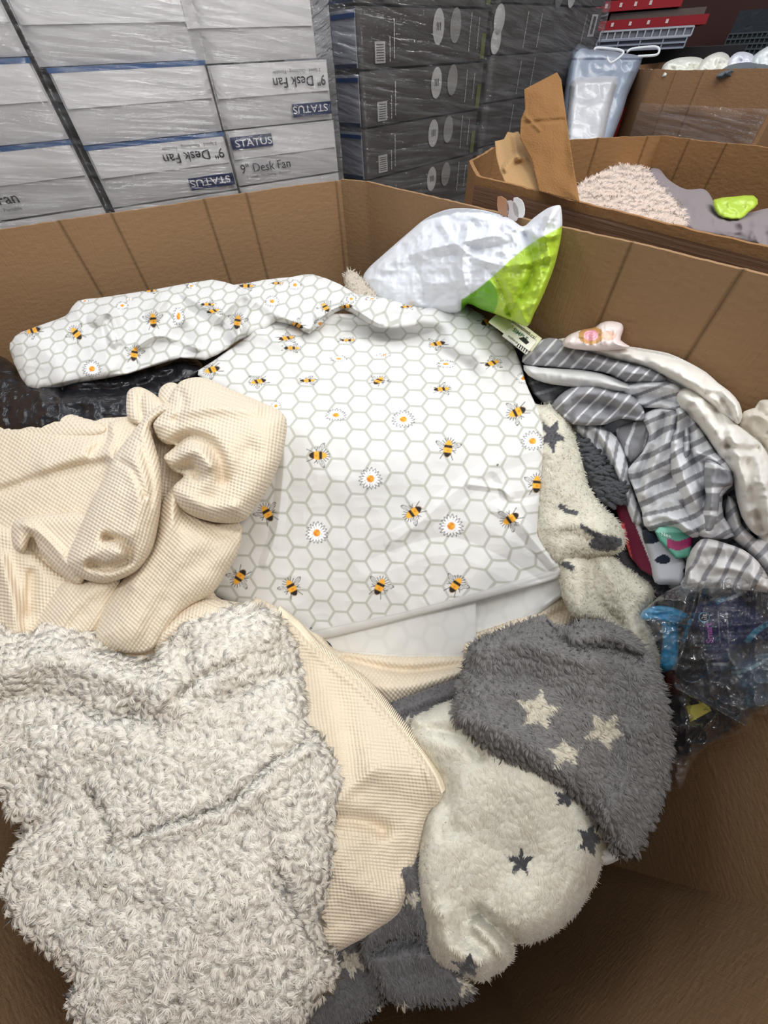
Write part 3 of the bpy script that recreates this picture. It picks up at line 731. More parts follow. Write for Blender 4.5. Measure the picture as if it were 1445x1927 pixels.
BEES = [(715, 1103, 65), (548, 1105, 118), (858, 1100, 55), (777, 965, 215), (843, 843, 82), (600, 857, 0), (502, 965, 120), (450, 1087, 235), (960, 977, 215), (972, 776, 205), (1010, 910, 85)]
BEES2 = [(485, 718, 200, .6), (580, 716, 5, .42), (713, 716, 60, .5), (832, 732, 10, .55), (550, 655, 0, .4), (927, 683, 30, .6), (398, 696, 200, .8), (822, 647, 200, .55), (920, 603, 30, .9), (655, 640, 0, .3), (540, 636, 20, .5)]
BEES3 = [(288, 602, 95, 1), (143, 627, 130, 1), (253, 665, 80, 1), (62, 622, 200, .8), (447, 605, 80, 1), (612, 578, 120, .8), (651, 577, 190, .7), (559, 612, 150, .8), (402, 585, 30, .5), (465, 538, 0, .5), (825, 579, 30, .8), (392, 573, 0, .4), (765, 577, 20, .4), (522, 533, 0, .3), (283, 547, 0, .3)]
DAIS = [(596, 1003, 20, 1), (849, 990, 22, .95), (697, 901, 21, .95), (759, 789, 21, .75), (632, 781, 19, .6), (1002, 830, 21, .85), (839, 685, 17, .42), (637, 675, 16, .35), (985, 712, 13, .8), (519, 764, 10, .9), (723, 668, 14, .2)]
DAIS3 = [(173, 694, 17, .9), (336, 595, 11, 1.8), (230, 575, 12, .6), (512, 567, 13, .8), (603, 609, 12, .8), (661, 562, 10, .8), (555, 536, 12, .8), (360, 538, 10, .5), (875, 576, 14, .95), (700, 562, 12, .3), (807, 580, 11, .7), (160, 566, 8, .4), (243, 563, 7, .5)]
UN = .042
bee_ctrl = [(700, 1200, .72), (700, 1100, .695), (700, 1000, .678), (700, 850, .672), (700, 750, .725), (700, 640, .80), (700, 590, .84), (430, 1000, .69), (450, 720, .755), (1000, 1000, .685), (1000, 760, .725), (1065, 1080, .70), (930, 620, .80), (400, 690, .77), (400, 1120, .70)]
bfn = tps_fit(bee_ctrl)
_ys = np.arange(520, 1260, 2.); _p = at(np.full(_ys.shape, 720.), _ys, bfn(np.full(_ys.shape, 720.), _ys)); _s = np.r_[0, np.cumsum(np.linalg.norm(np.diff(_p, axis=0), axis=1))]
def bee_main_color(x, y):
    Z = bfn(x, y); p = at(x, y, Z)
    wy = Z*0; arc = np.interp(y, _ys, _s)
    u = (p[:, 0]-.02)/UN; v = arc/UN
    # the cloth twists away towards its lower right corner
    k = np.clip((x-860)/200., 0, 1)*np.clip((y-900)/160., 0, 1); k = k*k*(3-2*k)*.5
    u0, v0 = 5.5, float(np.interp(1000, _ys, _s))/UN; th = k
    du, dv = u-u0, v-v0; u, v = u0+du*np.cos(th)-dv*np.sin(th), v0+du*np.sin(th)+dv*np.cos(th)
    rot = -.05; u, v = u*math.cos(rot)-v*math.sin(rot), u*math.sin(rot)+v*math.cos(rot)
    c = mixc(np.tile(WHITE, (len(x), 1)), HEXC, hexlines(u, v))
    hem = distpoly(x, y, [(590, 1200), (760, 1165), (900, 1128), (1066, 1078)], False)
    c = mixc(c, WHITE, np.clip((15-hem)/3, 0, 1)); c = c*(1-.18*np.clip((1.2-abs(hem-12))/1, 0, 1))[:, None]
    bs = {(a, b): 1 for a, b, _ in BEES}
    for a, b, g in BEES: bee(x, y, c, a, b, g, 24, .95)
    for a, b, g, q in BEES2: bee(x, y, c, a, b, g, 21, q)
    for a, b, s_, q in DAIS: daisy(x, y, c, a, b, s_, q)
    c = mixc(c, INK, (np.hypot(x-936, y-875) < 2.2)*.8); c = mixc(c, INK, (np.hypot((x-585), y-1182) < 2)*.7)
    return c
roll_ctrl = [(40, 640, .80), (90, 730, .78), (200, 580, .84), (200, 690, .77), (400, 545, .87), (400, 640, .80), (560, 525, .90), (570, 610, .80), (700, 560, .90), (712, 612, .80), (860, 570, .88), (880, 585, .86)]
rfn = tps_fit(roll_ctrl)
def bee_roll_color(x, y):
    Z = rfn(x, y)
    al = -.12; X = (x-300); Y = (y-600)
    # folded cloth: pattern runs along the roll, rows squeezed towards its far side
    top = np.interp(x, [20, 110, 300, 500, 600, 700, 880], [640, 600, 548, 527, 520, 556, 566])
    bot = np.interp(x, [20, 70, 240, 385, 500, 600, 712, 880], [690, 735, 700, 676, 625, 610, 618, 590])
    t = (y-top)/np.maximum(bot-top, 1)
    u = X/30.+.006*(y-600)*0; v = (Y+X*.22)/27.*(1.35-.35*t)
    u = u+.35*np.sin(x/75.)*.6
    c = mixc(np.tile(WHITE, (len(x), 1)), HEXC, hexlines(u*math.cos(.1)+v*math.sin(.1)*.4, v, .065))
    for a, b, g, q in BEES3: bee(x, y, c, a, b, g, 19 if a < 500 else 16, q)
    for a, b, s_, q in DAIS3: daisy(x, y, c, a, b, s_, q)
    return c
bee_root = empty('bee_tablecloth', 'white tablecloth printed with honeycomb, bumblebees and daisies, draped in the middle of the box', 'tablecloth', (0, .6, CAMZ-.6))
def crumple(amp, s, seed):
    def f(x, y):
        a = vnoise(x/s+.4*vnoise(x/s/2, y/s/2, seed+7), y/s, seed); b = vnoise(x/s*1.9, y/s*2.1, seed+3)
        return amp*(-2*np.abs(a)+.5)+amp*.45*(-2*np.abs(b)+.5)
    return f
acc = Acc()
Relief([(455, 640), (480, 610), (540, 590), (640, 590), (760, 590), (840, 565), (862, 560), (884, 578), (905, 590), (922, 605), (945, 630), (962, 645), (980, 685), (990, 722), (1008, 762), (1024, 808), (1020, 880), (1014, 950), (1012, 1000), (1022, 1018), (1042, 1040), (1069, 1075), (1067, 1082), (1000, 1104), (900, 1130), (760, 1165), (680, 1186), (600, 1203), (560, 1190), (480, 1160), (400, 1120), (385, 1120), (420, 1010), (455, 975), (480, 920), (500, 860), (500, 790), (440, 745), (372, 706), (400, 680)],
       ctrl=bee_ctrl, H=.012, w=16, T=.002, smooth=3,
       folds=[('g', [(470, 615), (520, 640), (560, 650)], 16, .012), ('g', [(800, 600), (850, 640), (930, 700)], 26, .022), ('g', [(720, 640), (800, 655), (880, 690)], 16, -.014),
              ('g', [(640, 618), (740, 632), (820, 628)], 18, -.045), ('g', [(862, 565), (880, 620), (900, 660)], 14, .012),
              ('t', [(935, 690), (870, 720), (790, 745), (700, 740), (600, 745)], 34, -.007), ('g', [(960, 700), (1000, 780)], 26, -.008),
              ('t', [(1020, 845), (940, 868), (905, 895), (850, 930), (800, 975), (740, 1020)], 20, .005), ('t', [(925, 900), (940, 930), (935, 955)], 13, -.008), ('t', [(935, 955), (975, 985), (1040, 1060)], 16, .009),
              ('t', [(885, 912), (940, 920), (960, 935)], 10, .007), ('t', [(965, 940), (1000, 935), (1020, 930)], 14, -.006),
              ('t', [(700, 1050), (830, 1010), (930, 1040), (1030, 1100)], 34, -.006), ('t', [(536, 800), (532, 900), (520, 1000), (500, 1060)], 14, .0065), ('t', [(536, 720), (560, 712), (556, 690)], 10, .004),
              ('g', [(900, 830), (780, 870), (640, 900)], 50, .005), ('g', [(560, 960), (700, 960), (820, 900)], 40, -.004)],
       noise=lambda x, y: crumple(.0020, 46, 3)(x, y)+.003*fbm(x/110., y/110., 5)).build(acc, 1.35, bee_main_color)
Relief([(18, 657), (24, 640), (40, 625), (110, 600), (128, 590), (146, 566), (190, 560), (300, 543), (400, 526), (440, 536), (500, 526), (550, 521), (588, 516), (640, 535), (668, 552), (702, 557), (760, 566), (800, 570), (845, 572), (862, 562), (880, 580), (872, 588), (790, 612), (745, 617), (712, 616), (680, 600), (645, 583), (615, 600), (582, 628), (560, 616), (520, 606), (500, 620), (450, 640), (430, 655), (386, 678), (340, 674), (240, 704), (150, 720), (72, 736), (40, 712)],
       ctrl=roll_ctrl, H=.028, w=26, T=.03, smooth=2,
       folds=[('t', [(180, 600), (205, 590), (218, 640)], 18, 0.0256), ('t', [(205, 600), (225, 650)], 9, -0.0160), ('t', [(322, 565), (330, 570), (400, 612), (420, 640)], 20, -0.0256), ('t', [(290, 590), (318, 565), (345, 600)], 18, 0.0224),
              ('t', [(415, 615), (440, 590), (470, 560)], 14, -0.0288), ('g', [(470, 565), (460, 590), (445, 640)], 11, 0.0256), ('g', [(370, 590), (350, 610), (345, 670)], 18, -0.0128),
              ('g', [(470, 555), (520, 590), (580, 625)], 13, 0.0192), ('t', [(600, 600), (650, 575), (712, 612)], 12, 0.0288), ('t', [(560, 530), (600, 560), (640, 578)], 18, -0.0128), ('t', [(585, 518), (660, 560)], 20, 0.0096),
              ('g', [(240, 690), (300, 650), (340, 640)], 20, -0.0192), ('t', [(260, 650), (300, 632), (370, 655)], 10, 0.0160), ('g', [(60, 640), (110, 690), (120, 720)], 26, 0.0128), ('t', [(720, 590), (800, 592), (860, 570)], 9, -0.0192)],
       noise=crumple(.0045, 40, 8)).build(acc, 1.3, bee_roll_color)
def under_col(x, y):
    c = np.tile(s2l((222, 221, 217)), (len(x), 1)); m = hexlines(x/43., y/50., .09)
    c = mixc(c, s2l((206, 206, 202)), m*.35)
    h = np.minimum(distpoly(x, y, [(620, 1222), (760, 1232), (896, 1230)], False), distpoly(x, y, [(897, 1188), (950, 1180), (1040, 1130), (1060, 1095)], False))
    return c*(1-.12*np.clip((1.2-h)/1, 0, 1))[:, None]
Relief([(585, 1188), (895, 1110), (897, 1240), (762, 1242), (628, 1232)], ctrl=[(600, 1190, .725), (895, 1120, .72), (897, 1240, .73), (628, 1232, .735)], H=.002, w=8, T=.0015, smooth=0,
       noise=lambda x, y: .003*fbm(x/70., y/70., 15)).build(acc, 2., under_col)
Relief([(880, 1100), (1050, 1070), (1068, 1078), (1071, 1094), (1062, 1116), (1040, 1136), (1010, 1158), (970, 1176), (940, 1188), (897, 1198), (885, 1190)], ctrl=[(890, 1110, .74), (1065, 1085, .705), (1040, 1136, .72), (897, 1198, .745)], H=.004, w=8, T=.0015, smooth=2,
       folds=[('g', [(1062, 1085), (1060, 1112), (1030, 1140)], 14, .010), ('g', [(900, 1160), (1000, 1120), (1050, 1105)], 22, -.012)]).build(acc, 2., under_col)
acc.obj('cloth', M_cot, bee_root)

# ---------- cream throw: knitted face and sherpa lining
throw = empty('sherpa_throw_blanket', 'cream knitted throw with curly white sherpa lining, bunched along the left side', 'blanket', (-.2, .3, CAMZ-.7))
KN = (224, 210, 187)
acc = Acc()
def lobe(out, lift=0., H=.03, w=38, T=.05, folds=(), col=KN, step=3., ctrl=None, nz=None, smooth=5, a=None, rot=None):
    folds = [(f[0], f[1], f[2], f[3]*1.5) for f in folds]; H *= 1.2
    r = Relief(out, uvrot=(out[3][0]*.37 % 1.2)-.3 if rot is None else rot, ctrl=ctrl, lift=lift, H=H, w=w, T=T, folds=folds, smooth=smooth, noise=nz or (lambda x, y: .0045*fbm(x/60., y/60., int(out[0][0]) % 50)+.0012*fbm(x/14., y/14., 4)))
    r.build(acc if a is None else a, step, col); return r
lobe([(-30, 800), (100, 790), (280, 780), (450, 760), (520, 800), (510, 900), (440, 1000), (400, 1110), (470, 1150), (520, 1200), (400, 1290), (-30, 1260)], lift=-.03, H=.02)
lobe([(-30, 769), (40, 762), (100, 768), (160, 785), (200, 800), (190, 820), (100, 830), (-30, 820)], lift=-.02, H=.02, w=20)
lobe([(238, 748), (244, 733), (262, 728), (285, 738), (302, 752), (318, 770), (300, 800), (262, 800), (240, 785)], lift=-.004, H=.022, w=22, folds=[('g', [(268, 735), (262, 760), (270, 790)], 7, -.010)])
lobe([(298, 748), (302, 730), (318, 720), (335, 724), (345, 745), (330, 770), (305, 765)], lift=-.006, H=.018, w=16)
lobe([(-30, 792), (60, 790), (120, 800), (180, 810), (205, 792), (240, 788), (275, 808), (285, 860), (262, 940), (200, 1000), (80, 1020), (-30, 1080)], lift=-.028, H=.03, w=45, T=.08,
     folds=[('g', [(195, 800), (200, 830), (175, 850)], 10, -.014), ('g', [(200, 870), (120, 885), (0, 925)], 10, -.010), ('g', [(205, 860), (160, 855), (90, 880)], 22, .012), ('g', [(210, 800), (205, 840), (215, 870)], 12, .010)])
lobe([(-30, 1000), (20, 985), (60, 1030), (100, 1070), (135, 1095), (110, 1150), (60, 1210), (-30, 1215)], lift=-.016, H=.03, w=35, folds=[('g', [(0, 1050), (20, 1120), (30, 1190)], 14, .012), ('g', [(60, 1080), (55, 1150)], 10, -.01)])
lobe([(115, 1095), (160, 1090), (225, 1085), (215, 1130), (180, 1195), (120, 1220), (55, 1200), (80, 1140)], lift=-.002, H=.03, w=35, folds=[('g', [(190, 1095), (130, 1150), (100, 1200)], 16, .008)])
lobe([(22, 992), (36, 976), (80, 968), (160, 965), (185, 990), (170, 1060), (150, 1100), (110, 1078), (78, 1042), (60, 1010), (45, 1040), (25, 1030)], lift=.022, H=.024, w=24, folds=[('g', [(45, 985), (90, 1015), (140, 1075)], 8, .008)])
lobe([(330, 915), (350, 960), (400, 985), (452, 985), (448, 1040), (425, 1080), (400, 1115), (345, 1150), (308, 1195), (285, 1222), (250, 1230), (200, 1220), (178, 1195), (200, 1130), (250, 1070), (285, 1020), (302, 950)], lift=.012, H=.042, w=62, T=.08,
     folds=[('g', [(430, 1010), (330, 1100), (270, 1210)], 20, -.007), ('g', [(330, 940), (310, 1010), (250, 1100)], 12, .008), ('g', [(350, 965), (410, 1000), (450, 1000)], 14, -.009)])
lobe([(292, 1190), (335, 1148), (380, 1127), (440, 1132), (520, 1150), (560, 1200), (500, 1260), (420, 1290), (330, 1290), (295, 1240)], lift=0., H=.035, w=40, folds=[('g', [(300, 1230), (345, 1190), (400, 1180)], 12, -.014)])
lobe([(312, 760), (330, 728), (348, 714), (385, 711), (440, 735), (500, 760), (530, 776), (540, 800), (530, 860), (505, 920), (480, 955), (458, 980), (415, 984), (365, 972), (332, 948), (325, 918), (345, 896), (325, 885), (308, 862), (318, 850), (330, 838), (312, 835), (296, 822), (286, 795)], lift=.038, H=.042, w=48, T=.07,
     folds=[('g', [(320, 845), (352, 822), (390, 832), (412, 862), (420, 900)], 11, -.020), ('g', [(322, 893), (355, 878), (372, 895)], 10, -.020), ('g', [(290, 800), (320, 775), (400, 765), (480, 765)], 16, .011), ('g', [(330, 765), (410, 758), (470, 766)], 6, -.004),
            ('g', [(345, 850), (372, 850), (395, 875)], 12, .012), ('g', [(400, 940), (440, 900), (470, 850)], 22, -.008), ('g', [(340, 740), (345, 760), (330, 790)], 8, -.008), ('g', [(330, 925), (380, 950), (440, 955)], 12, .006)])
lobe([(318, 757), (300, 763), (278, 778), (258, 802), (230, 838), (213, 862), (196, 900), (176, 935), (160, 970), (143, 1010), (124, 1052), (134, 1075), (158, 1090), (195, 1097), (232, 1088), (262, 1070), (286, 1035), (298, 985), (304, 930), (302, 880), (292, 840), (284, 805), (300, 785), (328, 775)], lift=.050, H=.040, w=44, T=.06,
     folds=[('g', [(170, 1062), (205, 1068), (238, 1056), (244, 1036), (226, 1018), (200, 1012)], 8, -.022), ('g', [(160, 1050), (190, 1035), (225, 1040)], 14, .006), ('g', [(250, 860), (262, 920), (250, 990), (215, 1040)], 16, .006), ('g', [(228, 870), (250, 885), (272, 935)], 6, -.006), ('g', [(262, 830), (285, 900), (284, 950)], 5, -.004)])
# front knitted panel with overlocked hem
PAN = [(470, 1135), (520, 1142), (560, 1172), (590, 1205), (640, 1245), (690, 1282), (738, 1336), (790, 1400), (822, 1450), (838, 1490), (828, 1515), (812, 1530), (800, 1570), (780, 1640), (760, 1705), (742, 1730), (700, 1757), (660, 1778), (630, 1792), (590, 1780), (560, 1500), (500, 1300)]
pan = lobe(PAN, lift=.0, H=.018, w=22, T=.03, folds=[('g', [(622, 1540), (680, 1545), (720, 1562)], 16, -.012), ('g', [(640, 1500), (700, 1440), (800, 1450)], 50, .014), ('g', [(600, 1260), (640, 1360), (660, 1480)], 36, -.012),
      ('t', [(540, 1170), (590, 1228), (690, 1310), (790, 1430), (815, 1490)], 9, .003), ('g', [(700, 1450), (640, 1500)], 14, .005), ('g', [(640, 1620), (700, 1680), (740, 1700)], 40, .008)], step=2.6, smooth=3)
hem = Acc(); r_ = np.random.default_rng(2)
hp = catmull([(525, 1146), (560, 1174), (590, 1207), (640, 1247), (690, 1285), (738, 1339), (790, 1403), (822, 1453), (836, 1488)], 40, False)
p0 = pan.pos(hp[:, 0], hp[:, 1], np.full(len(hp), 4.)); k = 0
for i in range(0, len(hp)-1, 1):
    if i % 2: continue
    a = hp[i]; tdir = nrm(hp[min(i+1, len(hp)-1)]-hp[i]) if i < len(hp)-1 else tdir; nd = np.array([-tdir[1], tdir[0]])
    s_ = np.array([-6., -2, 3, 7]); xy = a+nd*s_[:, None]+tdir*s_[:, None]*.35
    P = pan.pos(xy[:, 0], xy[:, 1], np.array([.5, 3, 6, 9.]), extra=.0005); tube_acc(hem, P, .0012, (240, 228, 205), 5)
acc.obj('knitted_face', M_knit, throw)
hem.obj('overlocked_hem', M_sheet, throw)
acc2 = Acc()
SH = [(-25, 1200), (30, 1188), (62, 1190), (85, 1172), (112, 1168), (150, 1182), (180, 1196), (212, 1225), (262, 1240), (283, 1246), (300, 1222), (325, 1190), (352, 1165), (400, 1146), (440, 1138), (480, 1138), (512, 1148), (535, 1170), (556, 1215), (568, 1260), (574, 1310), (580, 1366), (600, 1382), (625, 1420), (640, 1455), (645, 1492), (626, 1550), (632, 1600), (620, 1660), (604, 1720), (612, 1778), (634, 1802), (630, 1850), (590, 1895), (560, 1945), (400, 1990), (190, 1960), (128, 1895), (140, 1850), (92, 1795), (34, 1745), (6, 1685), (8, 1640), (44, 1560), (14, 1535), (4, 1500), (-25, 1470)]
def lumps(sc, amp, seed):
    def f(x, y):
        d1, _, _ = worley(x+4*vnoise(x/9., y/9., seed), y+4*vnoise(x/9., y/9., seed+1), sc, seed); d2, _, _ = worley(x+30, y, sc*.55, seed+2)
        return amp*(.55-d1*d1*1.4)+amp*.45*(.4-d2*d2)+.006*fbm(x/75., y/75., seed+5, 2)
    return f
sher = Relief(SH, lift=.012, H=.045, w=48, T=.06, smooth=4, noise=lumps(15., .0042, 4),
    folds=[('g', [(0, 1322), (70, 1305), (130, 1315), (190, 1345), (250, 1340)], 14, -.016), ('g', [(0, 1262), (110, 1240), (200, 1265), (280, 1290), (310, 1320)], 32, .024), ('g', [(250, 1345), (310, 1350), (350, 1300), (350, 1200)], 16, -.014),
           ('g', [(330, 1320), (420, 1240), (500, 1190)], 38, .020), ('g', [(420, 1312), (500, 1280), (560, 1262)], 12, -.012), ('g', [(310, 1330), (370, 1280), (430, 1250)], 9, -.014),
           ('g', [(440, 1505), (490, 1450), (540, 1415), (585, 1385)], 8, -.010), ('g', [(460, 1512), (520, 1455), (590, 1405)], 16, .012), ('g', [(205, 1600), (260, 1570), (330, 1545), (440, 1508)], 9, -.010),
           ('g', [(230, 1590), (330, 1560), (430, 1525)], 12, .008), ('g', [(165, 1485), (190, 1520), (215, 1575)], 10, -.012), ('g', [(80, 1470), (90, 1540), (40, 1570)], 20, -.016), ('g', [(110, 1650), (230, 1700), (300, 1720)], 22, -.007),
           ('g', [(520, 1500), (560, 1620), (600, 1640)], 34, .012), ('g', [(520, 1640), (560, 1720), (610, 1790)], 14, -.010), ('g', [(90, 1400), (200, 1380), (330, 1420)], 45, .010), ('g', [(300, 1400), (380, 1480), (400, 1600)], 50, -.008)])
def sher_col(x, y):
    n = vnoise(x/40., y/40., 3)[:, None]; return s2l((250, 246, 237))+n*np.array([.04, .05, .06])
sher.build(acc2, 2.6, sher_col)
sher.fur(acc2, 1.75, .0075, .0005, sher_col, clump=11., curl=.8, comb=(0, .1), up=.45, seed=11, jit=.85)
acc2.obj('sherpa_lining', M_fur, throw)
# ---------- second cream knitted blanket under the tablecloth
acc = Acc()
lobe([(540, 1150), (600, 1190), (640, 1225), (760, 1232), (890, 1236), (890, 1250), (868, 1282), (800, 1304), (735, 1330), (700, 1310), (640, 1260)], lift=-.075, H=.02, w=26, folds=[('g', [(650, 1240), (760, 1262), (880, 1250)], 8, -.012), ('g', [(690, 1290), (780, 1290), (870, 1262)], 16, .010)])
lobe([(870, 1205), (960, 1165), (1050, 1120), (1095, 1150), (1060, 1190), (960, 1215), (890, 1250)], lift=-.075, H=.015, w=16, folds=[('g', [(900, 1205), (980, 1185), (1060, 1150)], 6, -.008)])
o = acc.obj('knitted_blanket', M_knit); tag(o, 'cream knitted blanket folded flat beneath the front hem of the bee tablecloth', 'blanket')

# ---------- grey / cream star fleece
GF = s2l((152, 149, 147)); CF = s2l((250, 247, 234)); 
star_root = empty('star_fleece_blanket', 'plush blanket, grey with cream stars folded over cream with grey stars', 'blanket', (.2, .2, CAMZ-.8))
def grey_col(x, y):
    c = np.tile(GF, (len(x), 1)); w = s2l((236, 230, 212))
    m = np.zeros(len(x))
    for cx, cy, r, rot, sx, sy in ((1011, 1336, 43, .15, 1, 1), (1136, 1373, 42, .55, 1, .95), (1059, 1416, 35, -.1, 1, .9), (800, 1322, 24, .3, 1, .7)): m = np.maximum(m, star_mask(x, y, cx, cy, r, rot, sx, sy, 3.5, int(cx)))
    return mixc(c, w, m)
def cream_col(x, y):
    c = np.tile(CF, (len(x), 1)); m = np.zeros(len(x))
    for cx, cy, r, rot, sx, sy in ((980, 1620, 29, .05, .95, 1), (1108, 1578, 34, .3, .8, 1.05), (1062, 1500, 24, .2, 1, .9), (880, 1818, 30, .1, 1.1, .8)): m = np.maximum(m, star_mask(x, y, cx, cy, r, rot, sx, sy, 2.5, int(cx)))
    return mixc(c, s2l((98, 98, 102)), m)
def patch_col(x, y):
    c = np.tile(s2l((128, 126, 127)), (len(x), 1)); m = np.zeros(len(x))
    for cx, cy, r, rot, sx, sy in ((745, 1905, 40, .3, 1.4, .6), (880, 1850, 26, .1, 1, 1), (775, 1690, 22, .4, 1, 1), (660, 1810, 30, .6, 1, 1), (770, 1365, 20, 0, 1, 1)): m = np.maximum(m, star_mask(x, y, cx, cy, r, rot, sx, sy, 3, int(cx)))
    return mixc(c, s2l((226, 220, 205)), m)
fine = lambda sc, amp, seed: (lambda x, y: amp*(.5-worley(x, y*.75, sc, seed)[0]**2)+.004*fbm(x/60., y/60., seed, 2))
ag = Acc(); ac = Acc()
for out, li, fo in (([(600, 1795), (640, 1770), (695, 1745), (740, 1790), (735, 1870), (690, 1920), (600, 1960), (530, 1960), (560, 1880)], -.06, ()),
                    ([(676, 1775), (720, 1700), (745, 1620), (790, 1560), (830, 1700), (850, 1800), (888, 1850), (892, 1876), (850, 1892), (800, 1892), (762, 1898), (728, 1880), (700, 1840)], -.02, [('g', [(700, 1790), (780, 1770), (850, 1810)], 14, -.012), ('g', [(760, 1640), (790, 1720), (800, 1800)], 18, .012)]),
                    ([(725, 1330), (790, 1302), (872, 1276), (900, 1300), (870, 1340), (790, 1360), (770, 1390), (745, 1360)], -.035, [('g', [(760, 1345), (820, 1325), (880, 1310)], 7, -.008)])):
    r = Relief(out, lift=li, H=.03, w=26, T=.04, folds=fo, noise=fine(9, .0015, 5), smooth=4); r.build(ag, 3., patch_col); r.fur(ag, 2.8, .006, .0006, patch_col, clump=8, comb=(.3, .5), up=.6, seed=3, jit=.3)
CR = [(772, 1372), (778, 1350), (800, 1340), (850, 1318), (900, 1340), (1000, 1400), (1100, 1480), (1140, 1560), (1137, 1600), (1125, 1650), (1105, 1688), (1085, 1718), (1052, 1750), (1020, 1768), (985, 1776), (968, 1778), (968, 1800), (950, 1822), (925, 1838), (905, 1848), (868, 1832), (830, 1818), (806, 1790), (795, 1740), (785, 1690), (784, 1640), (788, 1590), (800, 1535), (820, 1500), (826, 1470), (800, 1430), (780, 1400)]
cr = Relief(CR, lift=-.008, H=.05, w=46, T=.06, smooth=4, noise=fine(9, .0014, 6), folds=[('g', [(780, 1370), (860, 1380), (900, 1420)], 14, -.012), ('g', [(850, 1440), (840, 1520), (850, 1560)], 22, -.010), ('g', [(970, 1780), (930, 1745), (900, 1720)], 15, -.022), ('g', [(835, 1720), (850, 1780), (900, 1810)], 22, .012), ('g', [(1000, 1500), (1040, 1600), (1000, 1700)], 60, .014), ('g', [(900, 1740), (930, 1770), (950, 1800)], 14, .014)])
cr.build(ac, 2.8, cream_col); cr.fur(ac, 1.9, .005, .0005, cream_col, clump=15, curl=.1, comb=(.15, .5), up=.35, seed=4, jit=.7)
st = Relief([(1120, 1590), (1150, 1598), (1182, 1606), (1165, 1618), (1140, 1628), (1125, 1620)], lift=-.005, H=.012, w=9, T=.02); st.build(ac, 2.5, (226, 224, 222))
GR = [(852, 1352), (853, 1320), (862, 1285), (874, 1250), (882, 1215), (905, 1200), (940, 1186), (980, 1172), (1008, 1162), (1028, 1160), (1045, 1175), (1065, 1178), (1100, 1166), (1135, 1168), (1170, 1182), (1205, 1210), (1232, 1245), (1248, 1290), (1258, 1340), (1263, 1400), (1260, 1450), (1248, 1500), (1232, 1545), (1212, 1585), (1195, 1612), (1178, 1612), (1150, 1600), (1140, 1575), (1125, 1552), (1105, 1525), (1070, 1492), (1040, 1475), (1000, 1455), (960, 1436), (920, 1415), (880, 1380), (862, 1365)]
gr = Relief(GR, lift=.03, H=.045, w=48, T=.05, smooth=4, noise=fine(10, .0022, 9), folds=[('g', [(1030, 1160), (1045, 1195), (1080, 1218), (1150, 1222), (1200, 1238)], 11, -.022), ('g', [(880, 1225), (960, 1205), (1040, 1225), (1110, 1245)], 22, .012), ('g', [(1080, 1200), (1140, 1192), (1190, 1215)], 14, .010),
      ('g', [(1140, 1540), (1180, 1480), (1200, 1380)], 30, .012), ('g', [(870, 1360), (950, 1380), (1060, 1450)], 24, .010), ('g', [(900, 1270), (1000, 1280), (1100, 1330)], 20, -.006)])
gr.build(ag, 2.6, grey_col); gr.fur(ag, 2.0, .0078, .00055, grey_col, clump=10.5, curl=.9, comb=lambda x, y: np.stack([.25+.0*x, .55+.0*x], -1), up=.6, seed=6, jit=.35)
ac.obj('cream_side', M_fur, star_root)['label'] = 'cream plush side with grey stars'
ag.obj('grey_side', M_fur, star_root)['label'] = 'grey plush side with cream stars'

# ---------- cream character fleece with sleeping face, right of the tablecloth
UN_ = [(1000, 770), (1018, 762), (1045, 764), (1068, 790), (1086, 830), (1098, 872), (1106, 910), (1128, 945), (1158, 975), (1174, 1000), (1177, 1025), (1162, 1042), (1120, 1048), (1075, 1052), (1050, 1062), (1030, 1050), (1000, 1000), (1000, 880)]
UL = [(1040, 1040), (1100, 1040), (1150, 1045), (1180, 1068), (1225, 1100), (1230, 1128), (1215, 1160), (1228, 1195), (1240, 1232), (1236, 1260), (1180, 1220), (1130, 1170), (1085, 1165), (1060, 1130), (1050, 1080)]
def uni_col(x, y):
    c = np.tile(s2l((250, 246, 230)), (len(x), 1)); g = s2l((112, 112, 116))
    m = star_mask(x, y, 1038, 820, 32, .5, .8, 1.1, 3, 5)
    n = 4*vnoise(x/5., y/5., 8)
    m = np.maximum(m, (distpoly(x, y, [(1055, 952), (1066, 962), (1084, 966)], False)+n < 4.5)*1.)
    m = np.maximum(m, (np.hypot((x-1140)/30, (y-1022)/15)+n/16 < 1)*1.); m = np.maximum(m, (distpoly(x, y, [(1095, 990), (1110, 1000), (1130, 1008)], False)+n < 4)*1.)
    m = np.maximum(m, (distpoly(x, y, [(1062, 1060), (1075, 1068)], False)+n < 5)*1.)
    return mixc(c, g, m)
au = Acc()
r = Relief(UL, lift=-.02, H=.04, w=40, T=.06, noise=fine(9, .0014, 12), folds=[('g', [(1110, 1055), (1115, 1120), (1160, 1170)], 14, -.012), ('g', [(1140, 1060), (1165, 1120), (1200, 1180)], 16, .010)], smooth=4)
r.build(au, 3., uni_col); r.fur(au, 2.6, .005, .0006, uni_col, clump=9, curl=.5, comb=(.1, .4), up=.6, seed=14, jit=.6)
r = Relief(UN_, lift=-.008, H=.045, w=42, T=.06, noise=fine(9, .0014, 13), folds=[('g', [(1060, 930), (1040, 900), (1045, 860)], 22, .006), ('g', [(1130, 1000), (1080, 985), (1040, 990)], 14, .010)], smooth=4)
r.build(au, 2.8, uni_col); r.fur(au, 2.5, .005, .0006, uni_col, clump=9, curl=.5, comb=(.2, .4), up=.6, seed=15, jit=.6)
tag(au.obj('sleepy_face_blanket', M_fur), 'cream plush blanket with grey star and sleeping eye, between the bee tablecloth and striped bedding', 'blanket')
